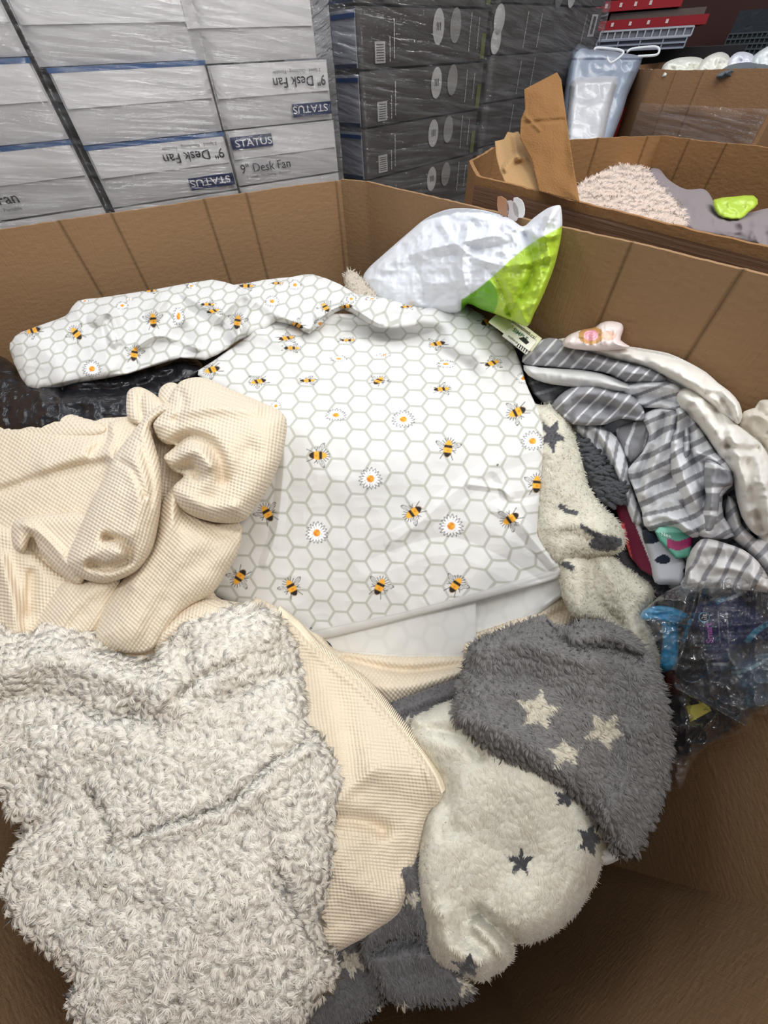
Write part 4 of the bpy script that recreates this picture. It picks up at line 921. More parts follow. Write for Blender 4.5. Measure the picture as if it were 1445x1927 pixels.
# grey plush piece behind it
ap = Acc()
r = Relief([(1150, 1010), (1180, 1030), (1205, 1062), (1250, 1080), (1262, 1105), (1240, 1130), (1215, 1120), (1170, 1080), (1150, 1050)], lift=-.05, H=.025, w=22, T=.03, smooth=4); gcol = lambda x, y: np.tile(s2l((112, 112, 116)), (len(x), 1))
r.build(ap, 3, gcol); r.fur(ap, 2.8, .005, .0006, gcol, clump=8, comb=(.3, .3), seed=16)
tag(ap.obj('plush_blanket', M_fur), 'small piece of dark grey plush poking out right of the sleeping face blanket', 'blanket')
# ---------- chenille mat with fat noodles
an = Acc(); r2 = np.random.default_rng(12)
ch = Relief([(1085, 815), (1105, 830), (1130, 860), (1150, 885), (1172, 905), (1176, 930), (1150, 955), (1118, 930), (1095, 880), (1080, 840)], lift=-.015, H=.02, w=18, T=.03, smooth=4); ch.build(an, 3, (86, 88, 92))
for _ in range(260):
    x = r2.uniform(1084, 1170); y = r2.uniform(825, 950)
    if not inpoly(np.array([x]), np.array([y]), ch.out)[0]: continue
    p = ch.pos(np.array([x]), np.array([y]))[0]; n = nrm(-dirz(x, y)); a = r2.uniform(-.6, 1.0); t = R[:, 0]*math.cos(a)-R[:, 1]*math.sin(a)*.6
    L = .019; pts = [p-n*.003, p+n*.005+t*L*.3, p+n*.007+t*L*.7, p+n*.003+t*L]
    tube_acc(an, catmull(pts, 3, False), .0036, (104, 106, 110), 7, [.8]+[1.12, .92]*4+[.5])
tag(an.obj('chenille_bath_mat', M_fur), 'dark grey chenille mat with fat noodle pile, beside the plush blanket star', 'bath mat')

# ---------- striped duvet cover
WS = s2l((228, 229, 231)); GS = s2l((150, 150, 154))
def zz(pts, ox=900., oy=620., k=1/2.24): return [(ox+a*k, oy+b*k) for a, b in pts]
def stripe(ang, per, duty, base, line, ph=0., warp=.25, seed=1, bend=0.):
    ca, sa = math.cos(math.radians(ang)), math.sin(math.radians(ang))
    def f(x, y):
        t = (x*ca+y*sa)/per+ph+warp*fbm(x/45., y/45., seed, 2)+bend*((-x*sa+y*ca)/100.)**2
        w = np.abs(np.mod(t, 1)-.5)*2
        return mixc(np.tile(base, (len(x), 1)), line, np.clip((duty-w)/.06+.5, 0, 1))
    return f
duvet = empty('striped_duvet_cover', 'crumpled grey and white striped cotton duvet cover at the right of the box', 'duvet cover', (.4, .5, CAMZ-.7))
aw = Acc(); agr = Acc()
ns = lambda seed, amp=.006, s=34: (lambda x, y: amp*fbm(x/s, y/s, seed, 2)+crumple(amp*.6, s*.75, seed+2)(x, y))
def cl(a, out, lift, col, folds=(), H=.011, w=13, T=.03, seed=1, amp=.011, step=2.2): Relief(out, lift=lift, H=H, w=w, T=T, folds=folds, noise=ns(seed, amp), smooth=2).build(a, step, col)
cl(aw, [(1000, 690), (1100, 640), (1250, 680), (1330, 760), (1400, 850), (1455, 960), (1470, 1140), (1300, 1110), (1200, 1090), (1180, 950), (1120, 850), (1050, 790)], -.045, stripe(60, 26, .35, WS, GS, seed=3), seed=2)
# vertical fall of white fabric with grey stripes
cl(aw, zz([(400, 400), (460, 395), (520, 410), (590, 460), (625, 540), (640, 640), (670, 740), (690, 815), (650, 815), (610, 700), (570, 600), (520, 540), (450, 470)]), -.012, stripe(12, 21, .3, WS, GS, .1, .15, 5), [('g', zz([(500, 420), (560, 520), (600, 640)]), 8, .012), ('g', zz([(470, 420), (530, 520), (580, 640)]), 6, -.008)])
cl(aw, zz([(690, 370), (740, 335), (800, 330), (850, 350), (890, 420), (900, 500), (870, 600), (850, 660), (900, 720), (850, 760), (760, 800), (700, 830), (690, 770), (650, 660), (630, 590), (690, 520), (720, 440)]), .004, stripe(68, 27, .36, WS, GS, .2, .3, 7),
   [('g', zz([(820, 350), (800, 450), (740, 560), (700, 700)]), 9, .014), ('g', zz([(780, 360), (760, 460), (700, 560), (670, 650)]), 7, -.016), ('g', zz([(860, 400), (840, 520), (800, 650)]), 8, -.012), ('g', zz([(880, 420), (880, 560), (860, 640)]), 8, .012)])
cl(aw, zz([(830, 330), (880, 345), (950, 440), (1000, 520), (1050, 560), (1075, 610), (1070, 660), (1030, 700), (1035, 790), (1080, 870), (1000, 885), (930, 870), (880, 800), (850, 700), (810, 600), (800, 480), (830, 420)]), .010, stripe(62, 30, .36, WS, GS, .55, .35, 9),
   [('g', zz([(850, 350), (830, 480), (870, 640), (940, 780), (960, 860)]), 9, .016), ('g', zz([(890, 380), (880, 480), (920, 600), (960, 700)]), 7, -.016), ('g', zz([(920, 520), (1000, 550), (1060, 600)]), 7, .012), ('g', zz([(960, 560), (980, 660), (940, 760)]), 10, -.012), ('g', zz([(1010, 700), (980, 760), (1000, 850)]), 8, .010), ('g', zz([(1040, 620), (1000, 680)]), 6, -.010)])
cl(agr, zz([(960, 545), (1010, 560), (1065, 600), (1072, 650), (1050, 660), (1020, 690), (1010, 800), (985, 850), (945, 860), (945, 780), (960, 700), (950, 640)]), .022, stripe(95, 44, .22, GS, WS, .3, .15, 12), [('g', zz([(1000, 570), (985, 700), (965, 850)]), 7, .008)], H=.012, w=9)
cl(aw, zz([(690, 790), (740, 740), (800, 700), (850, 720), (900, 800), (940, 860), (900, 880), (840, 850), (780, 840), (720, 850)]), .012, stripe(75, 26, .3, WS, GS, .4, .2, 14), [('g', zz([(720, 800), (800, 790), (900, 850)]), 7, .010)])
cl(aw, zz([(870, 1040), (880, 960), (920, 900), (960, 880), (1040, 900), (1120, 930), (1180, 980), (1230, 1060), (1240, 1110), (1060, 1090), (860, 1090)]), .018, stripe(25, 30, .28, s2l((224, 222, 220)), GS, .1, .35, 16),
   [('g', zz([(930, 900), (900, 980), (890, 1060)]), 8, .010), ('g', zz([(960, 960), (1040, 950), (1120, 1000)]), 9, -.010), ('g', zz([(1000, 1010), (1100, 1010), (1180, 1060)]), 9, .010)])
cl(aw, zz([(1050, 700), (1090, 740), (1110, 820), (1170, 880), (1230, 900), (1245, 1060), (1200, 1010), (1130, 930), (1060, 870), (1040, 800)]), -.004, stripe(40, 30, .32, s2l((216, 214, 214)), GS, .6, .3, 18), [('g', zz([(1080, 780), (1130, 880), (1220, 980)]), 9, .012)])
cl(aw, zz([(590, 240), (640, 220), (720, 212), (800, 215), (850, 240), (862, 290), (840, 350), (770, 330), (700, 330), (640, 300)]), .008, stripe(70, 24, .25, WS, GS, .3, .25, 20), [('g', zz([(620, 250), (720, 235), (840, 250)]), 8, .010), ('g', zz([(660, 290), (760, 290), (840, 310)]), 7, -.012)])
cl(agr, zz([(580, 420), (640, 395), (720, 380), (720, 450), (690, 520), (640, 560), (600, 490)]), -.012, stripe(15, 30, .2, GS*.95, WS, .2, .2, 22))
cl(agr, zz([(310, 325), (340, 280), (390, 245), (450, 228), (510, 232), (570, 255), (640, 270), (690, 320), (702, 375), (670, 385), (600, 375), (540, 400), (470, 405), (400, 400), (350, 365)]), .012, stripe(78, 25, .17, GS, WS, .45, .18, 24, .15),
   [('g', zz([(380, 360), (420, 310), (520, 320), (690, 370)]), 9, -.010), ('g', zz([(360, 300), (460, 265), (640, 300)]), 12, .010)], H=.016, w=22)
cl(aw, zz([(190, 150), (260, 160), (340, 165), (430, 170), (520, 185), (600, 215), (650, 240), (640, 262), (570, 262), (480, 250), (380, 240), (280, 225), (210, 195)]), .016, lambda x, y: np.tile(s2l((222, 222, 220)), (len(x), 1)), [('g', zz([(220, 170), (360, 195), (520, 220), (630, 250)]), 9, .008)], H=.012, w=14)
cl(agr, zz([(185, 118), (215, 80), (255, 50), (300, 35), (350, 45), (400, 75), (480, 95), (560, 120), (650, 145), (740, 165), (795, 205), (760, 225), (690, 222), (620, 222), (560, 190), (470, 172), (380, 165), (290, 155), (200, 150)]), .014, stripe(52, 19, .2, GS, WS, .2, .15, 26, .1),
   [('g', zz([(220, 100), (330, 90), (480, 130), (700, 190)]), 12, .012), ('g', zz([(380, 80), (420, 130), (480, 165)]), 8, -.008)], H=.016, w=18)
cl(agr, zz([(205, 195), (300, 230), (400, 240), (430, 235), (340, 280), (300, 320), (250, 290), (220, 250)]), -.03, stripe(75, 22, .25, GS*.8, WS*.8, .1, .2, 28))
aw.obj('white_striped_side', M_sheet, duvet)['label'] = 'white side with narrow grey stripes'
agr.obj('grey_striped_side', M_sheet, duvet)['label'] = 'grey side with narrow white stripes'
# ---------- white flannel sheet against the right wall
as_ = Acc(); SHc = (232, 228, 220)
cl(as_, [(1060, 650), (1100, 640), (1180, 658), (1290, 695), (1365, 745), (1385, 800), (1400, 830), (1460, 800), (1460, 1020), (1425, 1010), (1380, 900), (1300, 800), (1200, 720)], -.006, SHc, [('g', [(1150, 680), (1260, 740), (1340, 830)], 12, -.012), ('g', [(1340, 780), (1400, 860), (1440, 960)], 12, -.012)], w=18, amp=.010)
cl(as_, zz([(330, 42), (400, 35), (460, 45), (540, 62), (640, 72), (720, 85), (800, 100), (880, 135), (960, 180), (1010, 225), (1060, 262), (1100, 310), (1112, 360), (1105, 392), (1085, 400), (1050, 375), (1020, 355), (990, 330), (940, 295), (880, 250), (830, 222), (760, 190), (680, 150), (560, 125), (440, 90), (380, 70)]), .012, SHc,
   [('g', zz([(400, 60), (560, 95), (740, 140), (900, 220), (1000, 290)]), 14, .014), ('g', zz([(620, 120), (660, 105), (700, 120)]), 8, -.010), ('g', zz([(960, 270), (1010, 280), (1050, 330), (1080, 385)]), 7, -.012), ('g', zz([(1040, 270), (1085, 320), (1090, 370)]), 8, .008)], H=.02, w=22, T=.05, amp=.008)
cl(as_, zz([(1090, 395), (1120, 345), (1165, 330), (1185, 300), (1230, 295), (1300, 300), (1300, 700), (1240, 620), (1190, 520), (1140, 470), (1105, 430)]), -.004, (222, 215, 200), [('g', zz([(1140, 360), (1190, 360), (1240, 400)]), 9, .012), ('g', zz([(1180, 310), (1190, 350), (1240, 380)]), 6, -.010), ('g', zz([(1130, 420), (1200, 500), (1245, 600)]), 10, -.010)], H=.018, w=20, amp=.008)
cl(as_, zz([(830, 270), (870, 245), (930, 258), (980, 300), (1030, 335), (1080, 390), (1130, 430), (1190, 480), (1225, 540), (1260, 620), (1260, 830), (1235, 860), (1190, 872), (1150, 850), (1110, 790), (1085, 700), (1070, 610), (1020, 540), (960, 450), (900, 380), (850, 330)]), .010, SHc,
   [('g', zz([(870, 290), (960, 370), (1050, 470), (1120, 600), (1170, 740)]), 16, .016), ('g', zz([(1000, 350), (1040, 450), (1060, 540)]), 9, -.014), ('g', zz([(1050, 490), (1120, 510), (1180, 500), (1190, 470)]), 6, -.012), ('g', zz([(1130, 560), (1150, 680), (1200, 850)]), 9, -.014), ('g', zz([(1180, 560), (1215, 700), (1230, 830)]), 14, .012), ('g', zz([(900, 320), (880, 340), (920, 400)]), 7, -.008)], H=.02, w=26, T=.05, amp=.009)
tag(as_.obj('flannel_sheet', M_sheet), 'cream white flannel sheet heaped along the right wall behind the striped duvet cover', 'sheet')
# dark bedding underneath that shows only in the gaps
ad_ = Acc()
Relief([(330, 680), (700, 620), (960, 640), (1080, 670), (1200, 740), (1320, 840), (1400, 940), (1470, 1040), (1470, 1290), (1400, 1350), (1300, 1420), (1200, 1440), (1100, 1400), (900, 1300), (700, 1350), (500, 1250), (350, 1000), (-20, 1150), (-20, 790)], lift=-.13, H=.03, w=40, T=.05, noise=lambda x, y: .03*fbm(x/80., y/80., 40)).build(ad_, 7, (62, 60, 66))
tag(ad_.obj('dark_bedding', M_sheet), 'dark grey bedding at the bottom of the heap, glimpsed in the gaps between blankets', 'bedding')

# ================================================================== plastic bags and small packs in the big box
bag_ctrl = [(683, 525, .97), (760, 450, .90), (850, 395, .82), (850, 500, .80), (870, 570, .80), (980, 430, .69), (1055, 388, .625), (1040, 500, .64), (990, 610, .68), (930, 540, .73)]
LIME = s2l((176, 206, 60)); DGR = s2l((112, 176, 28)); BW = s2l((232, 235, 240))
def bag_col(x, y):
    c = np.tile(BW, (len(x), 1)); s_ = (y-552)-(x-878)*(-.735)+6*np.sin(x/30.)
    m = np.clip(s_/2.5, 0, 1)*(x > 868); c = mixc(c, LIME, m)
    c = mixc(c, DGR, m*np.clip((40-np.hypot(x-898, (y-562)*.9))/2, 0, 1)); return c
ab = Acc()
Relief([(683, 527), (692, 506), (720, 480), (760, 445), (800, 412), (835, 396), (862, 392), (900, 394), (935, 402), (962, 412), (984, 426), (1004, 410), (1030, 392), (1050, 386), (1056, 392), (1058, 425), (1052, 465), (1040, 510), (1020, 560), (1005, 590), (992, 614), (965, 604), (935, 592), (905, 582), (880, 572), (860, 590), (800, 590), (740, 585), (700, 560)],
       ctrl=bag_ctrl, H=.05, w=60, T=.05, smooth=4, folds=[('t', [(985, 428), (900, 450), (800, 470), (720, 500)], 20, .016), ('t', [(985, 428), (920, 415), (860, 400)], 14, .012), ('t', [(985, 430), (1000, 470), (1000, 520), (960, 590)], 14, -.018), ('t', [(984, 428), (1015, 445), (1055, 440)], 10, .010),
            ('t', [(880, 430), (870, 500), (880, 560)], 14, .012), ('t', [(830, 420), (870, 470), (950, 500), (1040, 480)], 12, .010), ('t', [(1040, 395), (1025, 440), (1035, 500), (1005, 590)], 12, .012), ('t', [(760, 470), (790, 520), (800, 570)], 16, -.008), ('t', [(930, 520), (950, 560), (960, 600)], 10, -.010)],
       noise=lambda x, y: crumple(.010, 44, 21)(x, y)+crumple(.0045, 17, 22)(x, y)).build(ab, 2., bag_col)
tag(ab.obj('carrier_bag', M_pvc), 'white plastic carrier bag with lime green corner against the far right wall', 'carrier bag')
ab = Acc(); fcol = (232, 222, 206)
r = Relief([(646, 520), (652, 511), (662, 509), (690, 530), (712, 556), (700, 575), (665, 560), (650, 540)], ctrl=[(670, 540, .95), (700, 560, .93), (650, 520, .97)], H=.03, w=16, T=.03, smooth=4)
r.build(ab, 2.5, fcol); r.fur(ab, 2.4, .007, .0008, fcol, clump=8, seed=31)
tag(ab.obj('fluffy_cushion', M_fur), 'tip of a fluffy cream cushion peeping up between tablecloth and carrier bag', 'cushion')
ab = Acc()
Relief([(-30, 672), (5, 672), (30, 690), (60, 715), (240, 690), (345, 670), (385, 690), (372, 712), (320, 740), (300, 790), (230, 810), (-30, 810)], ctrl=[(0, 700, .84), (100, 760, .78), (350, 700, .82), (250, 800, .76)], H=.05, w=50, T=.05, smooth=4,
       noise=lambda x, y: crumple(.014, 44, 41)(x, y)+crumple(.005, 17, 42)(x, y), folds=[('g', [(120, 735), (240, 730), (330, 700)], 10, -.02)]).build(ab, 2.6, (28, 28, 32))
tag(ab.obj('bin_bag', M_black), 'shiny black bin bag under the rolled left end of the bee tablecloth', 'bin bag')

def pack(name, outl, ctrl, col, m, label, cat, H=.004, w=6, T=.012, smooth=0, folds=(), noise=None, step=2., draw=None):
    a = Acc(); r = Relief(outl, ctrl=ctrl, H=H, w=w, T=T, smooth=smooth, folds=folds, noise=noise); r.build(a, step, col)
    root = a.obj(name, m); tag(root, label, cat)
    if draw:
        b = Acc(); fn = lambda u, v: r.pos(np.asarray(u), np.asarray(v), extra=.0012); draw(b, fn); k = b.obj('printed_lettering', M_paint, None, False); k.parent = root; k.location = k.location-root.location
    return root, r
cz = [(945, 580, .77), (1018, 637, .72), (915, 605, .75)]
def d1(b, f):
    for q in range(4): put_text(b, 'natural', f, (952+q*11, 598+q*8), (5.5, 4.2), (4., -5.2), (90, 92, 70), 0)
    put_poly(b, f, [(940, 592), (948, 585), (953, 589), (945, 596)], (150, 110, 70)); put_poly(b, f, [(990, 640), (998, 632), (1010, 641), (1003, 650)], (40, 42, 40))
pack('soap_carton', [(946, 580), (1020, 637), (1000, 662), (985, 655), (918, 606)], cz, (226, 226, 190), M_print, 'pale yellow printed carton lying below the lime corner of the carrier bag', 'carton', draw=d1, T=.025)
def d2(b, f):
    put_text(b, 'SIMPLE', f, (964, 622), (6.5, 4.7), (4., -6), (60, 110, 80), .01); put_text(b, 'makeup remover', f, (955, 633), (4.2, 3.2), (3., -4), (60, 60, 60), 0); put_text(b, 'sensitive', f, (950, 640), (4.2, 3.2), (3., -4), (60, 60, 60), 0)
    put_poly(b, f, [(976, 636), (986, 634), (996, 644), (990, 648)], (35, 38, 36))
    for q in range(5): put_poly(b, f, [(972+q*4, 652+q*2.8), (975+q*4, 646+q*2.8), (976.5+q*4, 647+q*2.8), (973.5+q*4, 653+q*2.8)], (20, 20, 20))
pack('soap_carton', [(964, 611), (1011, 642), (990, 668), (944, 632)], [(964, 611, .735), (1011, 642, .70), (944, 632, .725)], (222, 220, 206), M_print, 'smaller white printed carton with black bars lying in front of the pale yellow carton', 'carton', draw=d2, T=.02)
def rosecol(x, y):
    c = np.tile(s2l((238, 222, 218)), (len(x), 1)); r = np.hypot(x-1112, (y-631)*1.4); c = mixc(c, s2l((200, 152, 96)), (abs(r-19) < 5)*1.); c = mixc(c, s2l((236, 150, 170)), (r < 14)*1.); c = mixc(c, s2l((250, 196, 205)), (np.sin(r*1.1+np.arctan2(y-631, x-1112)*2) > .3)*(r < 13)*1.)
    return mixc(c, s2l((242, 190, 160)), (np.hypot(x-1145, (y-632)*1.6) < 14)*.8)
pack('tissue_pack', [(1058, 645), (1068, 632), (1090, 622), (1118, 616), (1130, 608), (1146, 604), (1168, 608), (1173, 620), (1168, 640), (1185, 655), (1120, 660), (1070, 655)], [(1060, 645, .69), (1170, 610, .645), (1120, 655, .66)], rosecol, M_pvc,
     'pink rose printed plastic pack behind the top of the striped duvet cover', 'pack', H=.02, w=16, T=.02, smooth=3, noise=crumple(.004, 14, 51))
def mar(x, y):
    c = np.tile(s2l((112, 28, 56)), (len(x), 1)); c = mixc(c, s2l((232, 96, 104)), (x-1168 < (y-960)*.24)*(y > 985)*1.); return mixc(c, s2l((225, 222, 226)), (x > 1176+(y-940)*.40)*1.)
pack('toy_packet', [(1164, 920), (1182, 935), (1200, 975), (1218, 1020), (1234, 1084), (1226, 1084), (1205, 1072), (1186, 1048), (1172, 1010), (1160, 960)], [(1168, 940, .70), (1230, 1080, .655), (1180, 1050, .69)], mar, M_print, 'dark magenta packet with coral edge wedged left of the striped duvet cover', 'packet')
def teal(x, y):
    c = np.tile(s2l((84, 150, 130)), (len(x), 1)); c = mixc(c, s2l((126, 188, 168)), (y < 1002)*1.); return mixc(c, s2l((140, 24, 84)), ((abs(y-(1028-.35*abs(x-1275))) < 9) & (x > 1255))*1.)
pack('small_carton', [(1232, 1000), (1240, 992), (1284, 991), (1304, 1004), (1298, 1048), (1272, 1052), (1240, 1018)], [(1240, 995, .605), (1300, 1005, .59), (1275, 1050, .59)], teal, M_print, 'small teal green carton with magenta chevron below the folds of the striped duvet', 'carton', T=.03,
     draw=lambda b, f: put_text(b, 'Nee', f, (1244, 1008), (8, 2), (-1, -8), (210, 225, 215), 0))
def pat(x, y): return mixc(np.tile(s2l((216, 220, 230)), (len(x), 1)), s2l((44, 50, 64)), (vnoise(x/26., y/20., 61) > .12)*1.)
pack('patterned_cushion_cover', [(1208, 1003), (1222, 998), (1250, 1018), (1290, 1055), (1286, 1098), (1262, 1100), (1232, 1096), (1222, 1050)], [(1210, 1005, .66), (1290, 1060, .62), (1240, 1095, .65)], pat, M_sheet, 'white cushion cover with black blotches, crammed below the teal carton', 'cushion cover', H=.02, w=14, T=.02, smooth=3)
# clear polythene bag with blue packs inside
k = lambda pts: [(1150+a/4.38, 1060+b/4.38) for a, b in pts]
pk = [(1200, 1170, .665), (1290, 1150, .625), (1290, 1270, .64), (1445, 1120, .545), (1445, 1300, .535), (1350, 1400, .60)]
pack('blue_mailing_bag', k([(232, 420), (290, 372), (380, 350), (470, 356), (560, 382), (645, 440), (560, 500), (556, 600), (555, 740), (540, 850), (440, 896), (380, 832), (368, 780), (415, 720), (412, 500), (300, 472), (238, 470)]), pk, (30, 158, 214), M_pvc,
     'bright blue plastic packet at the left inside the clear polythene bag', 'packet', H=.008, w=8, T=.01, smooth=3, noise=crumple(.005, 16, 71), folds=[('t', k([(300, 470), (420, 460), (560, 500)]), 7, .008)])
NAVY = s2l((28, 40, 92))
def nav(x, y):
    c = np.tile(NAVY, (len(x), 1)); a = (x-1150)*4.38; b = (y-1060)*4.38
    c = mixc(c, s2l((58, 150, 190)), (inpoly(a, b, [(850, 300), (930, 270), (960, 300), (880, 340)]) | inpoly(a, b, [(1090, 640), (1180, 540), (1292, 470), (1292, 520), (1200, 590), (1140, 660)]))*1.)
    c = mixc(c, s2l((200, 215, 225)), (inpoly(a, b, [(950, 285), (1080, 235), (1090, 260), (960, 310)]) | inpoly(a, b, [(815, 815), (960, 820), (1060, 700), (1292, 640), (1292, 690), (1100, 720), (960, 850), (830, 840)]))*1.)
    return c
def navtext(b, f):
    e = k([(840, 655)])[0]; put_text(b, 'Smart', f, e, (-.1*9, -9), (-13, 1.5), (206, 120, 214), .03, width=38/9)
    cx, cy = k([(765, 445)])[0]; put_poly(b, f, [(cx+11*math.cos(t), cy+10*math.sin(t)) for t in np.linspace(0, 6.28, 20)[:-1]], (120, 190, 225))
    g = lambda u, v: f(u, v)+np.array([0, 0, .0008]); put_poly(b, g, [(cx+8.5*math.cos(t), cy+8*math.sin(t)) for t in np.linspace(0, 6.28, 20)[:-1]], (22, 30, 66))
    h = lambda u, v: f(u, v)+np.array([0, 0, .0016]); put_text(b, 'fit', h, (cx+4, cy+6), (0, -8), (-10, 0), (235, 235, 245), .02, width=12/8)
    for i, (tx, a0) in enumerate((('with super-stretch elastic', 905), ('smoother, neater finish', 975))): e = k([(a0, 660)])[0]; put_text(b, tx, f, e, (-.4, -6), (-4.4, .4), (190, 195, 215), 0, width=60/6)
pack('navy_packet', k([(690, 345), (780, 310), (900, 262), (980, 225), (1070, 175), (1110, 330), (1180, 380), (1300, 455), (1300, 640), (1100, 680), (1000, 760), (950, 900), (870, 905), (800, 800), (760, 740), (745, 600), (690, 520), (650, 450)]), [(p[0], p[1], p[2]-.006) for p in pk], nav, M_pvc,
     'navy blue packet with pink Smart lettering inside the clear polythene bag', 'packet', H=.02, w=16, T=.02, smooth=2, noise=crumple(.004, 26, 72), draw=navtext)
pack('teal_packet', k([(985, 860), (1080, 800), (1180, 770), (1300, 740), (1300, 1100), (1240, 1180), (1190, 1215), (1060, 1175), (1090, 1070), (1040, 1050), (1010, 950)]), [(p[0], p[1], p[2]-.012) for p in pk],
     lambda x, y: mixc(np.tile(s2l((58, 96, 122)), (len(x), 1)), s2l((150, 190, 205)), (abs(distpoly(x, y, k([(990, 900), (1100, 890), (1290, 790)]), False)) < 3)*1.), M_pvc, 'teal blue clear-fronted packet at the right edge, lowest in the clear bag', 'packet', H=.02, w=14, T=.02, smooth=2, noise=crumple(.005, 20, 73))
pack('brown_packet', k([(430, 900), (510, 880), (600, 1040), (560, 1100), (470, 1060)]), [(p[0], p[1], p[2]+.01) for p in pk], (96, 48, 42), M_pvc, 'dark red brown packet tucked between grey star plush and polythene bag', 'packet', H=.01, w=8, smooth=2)
ab = Acc()
fc = [(p[0], p[1], p[2]-.03) for p in pk]
R1 = Relief([(1203, 1160), (1222, 1138), (1255, 1112), (1300, 1094), (1350, 1082), (1400, 1076), (1460, 1084), (1460, 1320), (1420, 1345), (1412, 1372), (1360, 1392), (1330, 1405), (1300, 1440), (1285, 1478), (1276, 1486), (1262, 1470), (1255, 1440), (1262, 1340), (1262, 1280), (1240, 1262), (1215, 1200)], ctrl=fc, H=.02, w=30, T=.0, smooth=2,
       noise=lambda x, y: crumple(.017, 40, 81)(x, y)+crumple(.008, 18, 82)(x, y), folds=[('t', [(1330, 1085), (1300, 1180), (1262, 1290)], 9, .024), ('t', [(1262, 1290), (1340, 1330), (1412, 1372)], 8, .026), ('t', [(1345, 1350), (1300, 1400), (1305, 1430)], 7, .02), ('t', [(1262, 1170), (1340, 1180), (1445, 1170)], 8, .02), ('t', [(1300, 1400), (1350, 1398), (1395, 1385)], 6, .016), ('t', [(1270, 1260), (1300, 1285), (1345, 1262)], 7, .01)])
R1.build(ab, 1.8, (255, 255, 255), back=False)
cb = ab.obj('clear_polythene_bag', M_film); tag(cb, 'crumpled clear polythene bag holding blue packets, in the lower right beside the grey plush', 'plastic bag')
ab = Acc(); x0 = k([(620, 1180), (760, 1150), (830, 1215), (650, 1310)]); f = lambda u, v: R1.pos(np.asarray(u), np.asarray(v), extra=.0015)
rr = Relief(x0, ctrl=fc, H=0, w=3, T=.001, smooth=0, lift=.018); rr.build(ab, 2, (196, 186, 92)); st_ = ab.obj('yellow_sticker', M_print); st_.parent = cb; st_.location = st_.location-cb.location

# ================================================================== contents of the second box
ab = Acc(); fcol = (236, 220, 208); b2c = [(1090, 350, .92), (1190, 308, 1.12), (1290, 415, .80), (1160, 400, .84)]
r = Relief([(1080, 360), (1100, 340), (1135, 324), (1165, 309), (1200, 306), (1218, 318), (1240, 340), (1268, 365), (1284, 388), (1292, 425), (1230, 425), (1080, 395)], ctrl=b2c, H=.04, w=34, T=.05, smooth=4, clamp=False, noise=fine(9, .003, 91))
r.build(ab, 2.5, fcol); r.fur(ab, 1.7, .009, .0007, fcol, clump=9, seed=32, comb=(.2, .2), up=.5, jit=.6, curl=.6)
tag(ab.obj('fluffy_cushion', M_fur), 'large fluffy cream cushion inside the second pallet box beside the upright flap', 'cushion')
ab = Acc()
Relief([(1222, 322), (1240, 318), (1258, 338), (1290, 356), (1325, 356), (1342, 378), (1348, 400), (1400, 402), (1460, 395), (1460, 470), (1380, 450), (1280, 430), (1240, 370)], ctrl=[(1230, 325, 1.05), (1330, 380, .88), (1450, 400, .80), (1400, 440, .76), (1290, 425, .80)], H=.03, w=20, T=.04, smooth=4, clamp=False, noise=crumple(.016, 34, 92),
       folds=[('g', [(1300, 380), (1350, 410), (1440, 420)], 12, .01)]).build(ab, 2.5, (128, 118, 120))
tag(ab.obj('grey_clothing', M_sheet), 'crumpled grey clothing inside the second pallet box right of the fluffy cushion', 'clothing')
ab = Acc()
Relief([(1342, 376), (1380, 370), (1418, 368), (1426, 384), (1408, 400), (1392, 413), (1360, 411), (1346, 398)], ctrl=[(1342, 376, .83), (1420, 370, .80), (1380, 412, .765)], H=.015, w=12, T=.02, smooth=2, clamp=False, noise=crumple(.006, 16, 93)).build(ab, 2, (176, 204, 66))
tag(ab.obj('carrier_bag', M_pvc), 'lime green plastic bag lying on grey clothing in the second pallet box', 'carrier bag')

# ================================================================== third pallet box and goods far behind
def azp(px, py, hd):
    d = dirz(px, py)[:2]; return d/np.linalg.norm(d)*hd
def Zh(px, py, hd): return hd/np.linalg.norm(dirz(px, py)[:2])
P0 = azp(1233, 131, 2.6); P1 = azp(1500, 120, 2.35)
B3 = np.array([P0, P0+(P1-P0)*.02+np.array([.03, -.02]), P1, P1+np.array([.6, .5]), P0+np.array([.9, 1.0]), P0+np.array([.12, .6])])
z3 = CAMZ+dirz(1233, 131)[2]/np.linalg.norm(dirz(1233, 131)[:2])*2.6
b3 = open_box('cardboard_pallet_box', None, B3[[0, 2, 3, 4, 5]], z3, .0, [(0, .2), (0, .42)], col=(150, 114, 82), wob=.004, seed=9)
tag(b3, 'farthest cardboard pallet box at the top right, film wrapped and heaped with white bags', 'pallet box')
u3 = nrm(P1-P0); n3 = np.array([u3[1], -u3[0]]); n3 = n3 if n3@(np.zeros(2)-P0) > 0 else -n3
o = wrap_sheet(P0, u3, n3, .0, np.linalg.norm(P1-P0), z3-.75, z3-.09, offf=.02, seed=21, ns=140, nz=90).obj('stretch_wrap_film', M_wrap); tag(o, 'clear stretch film around the farthest cardboard pallet box', 'stretch film')
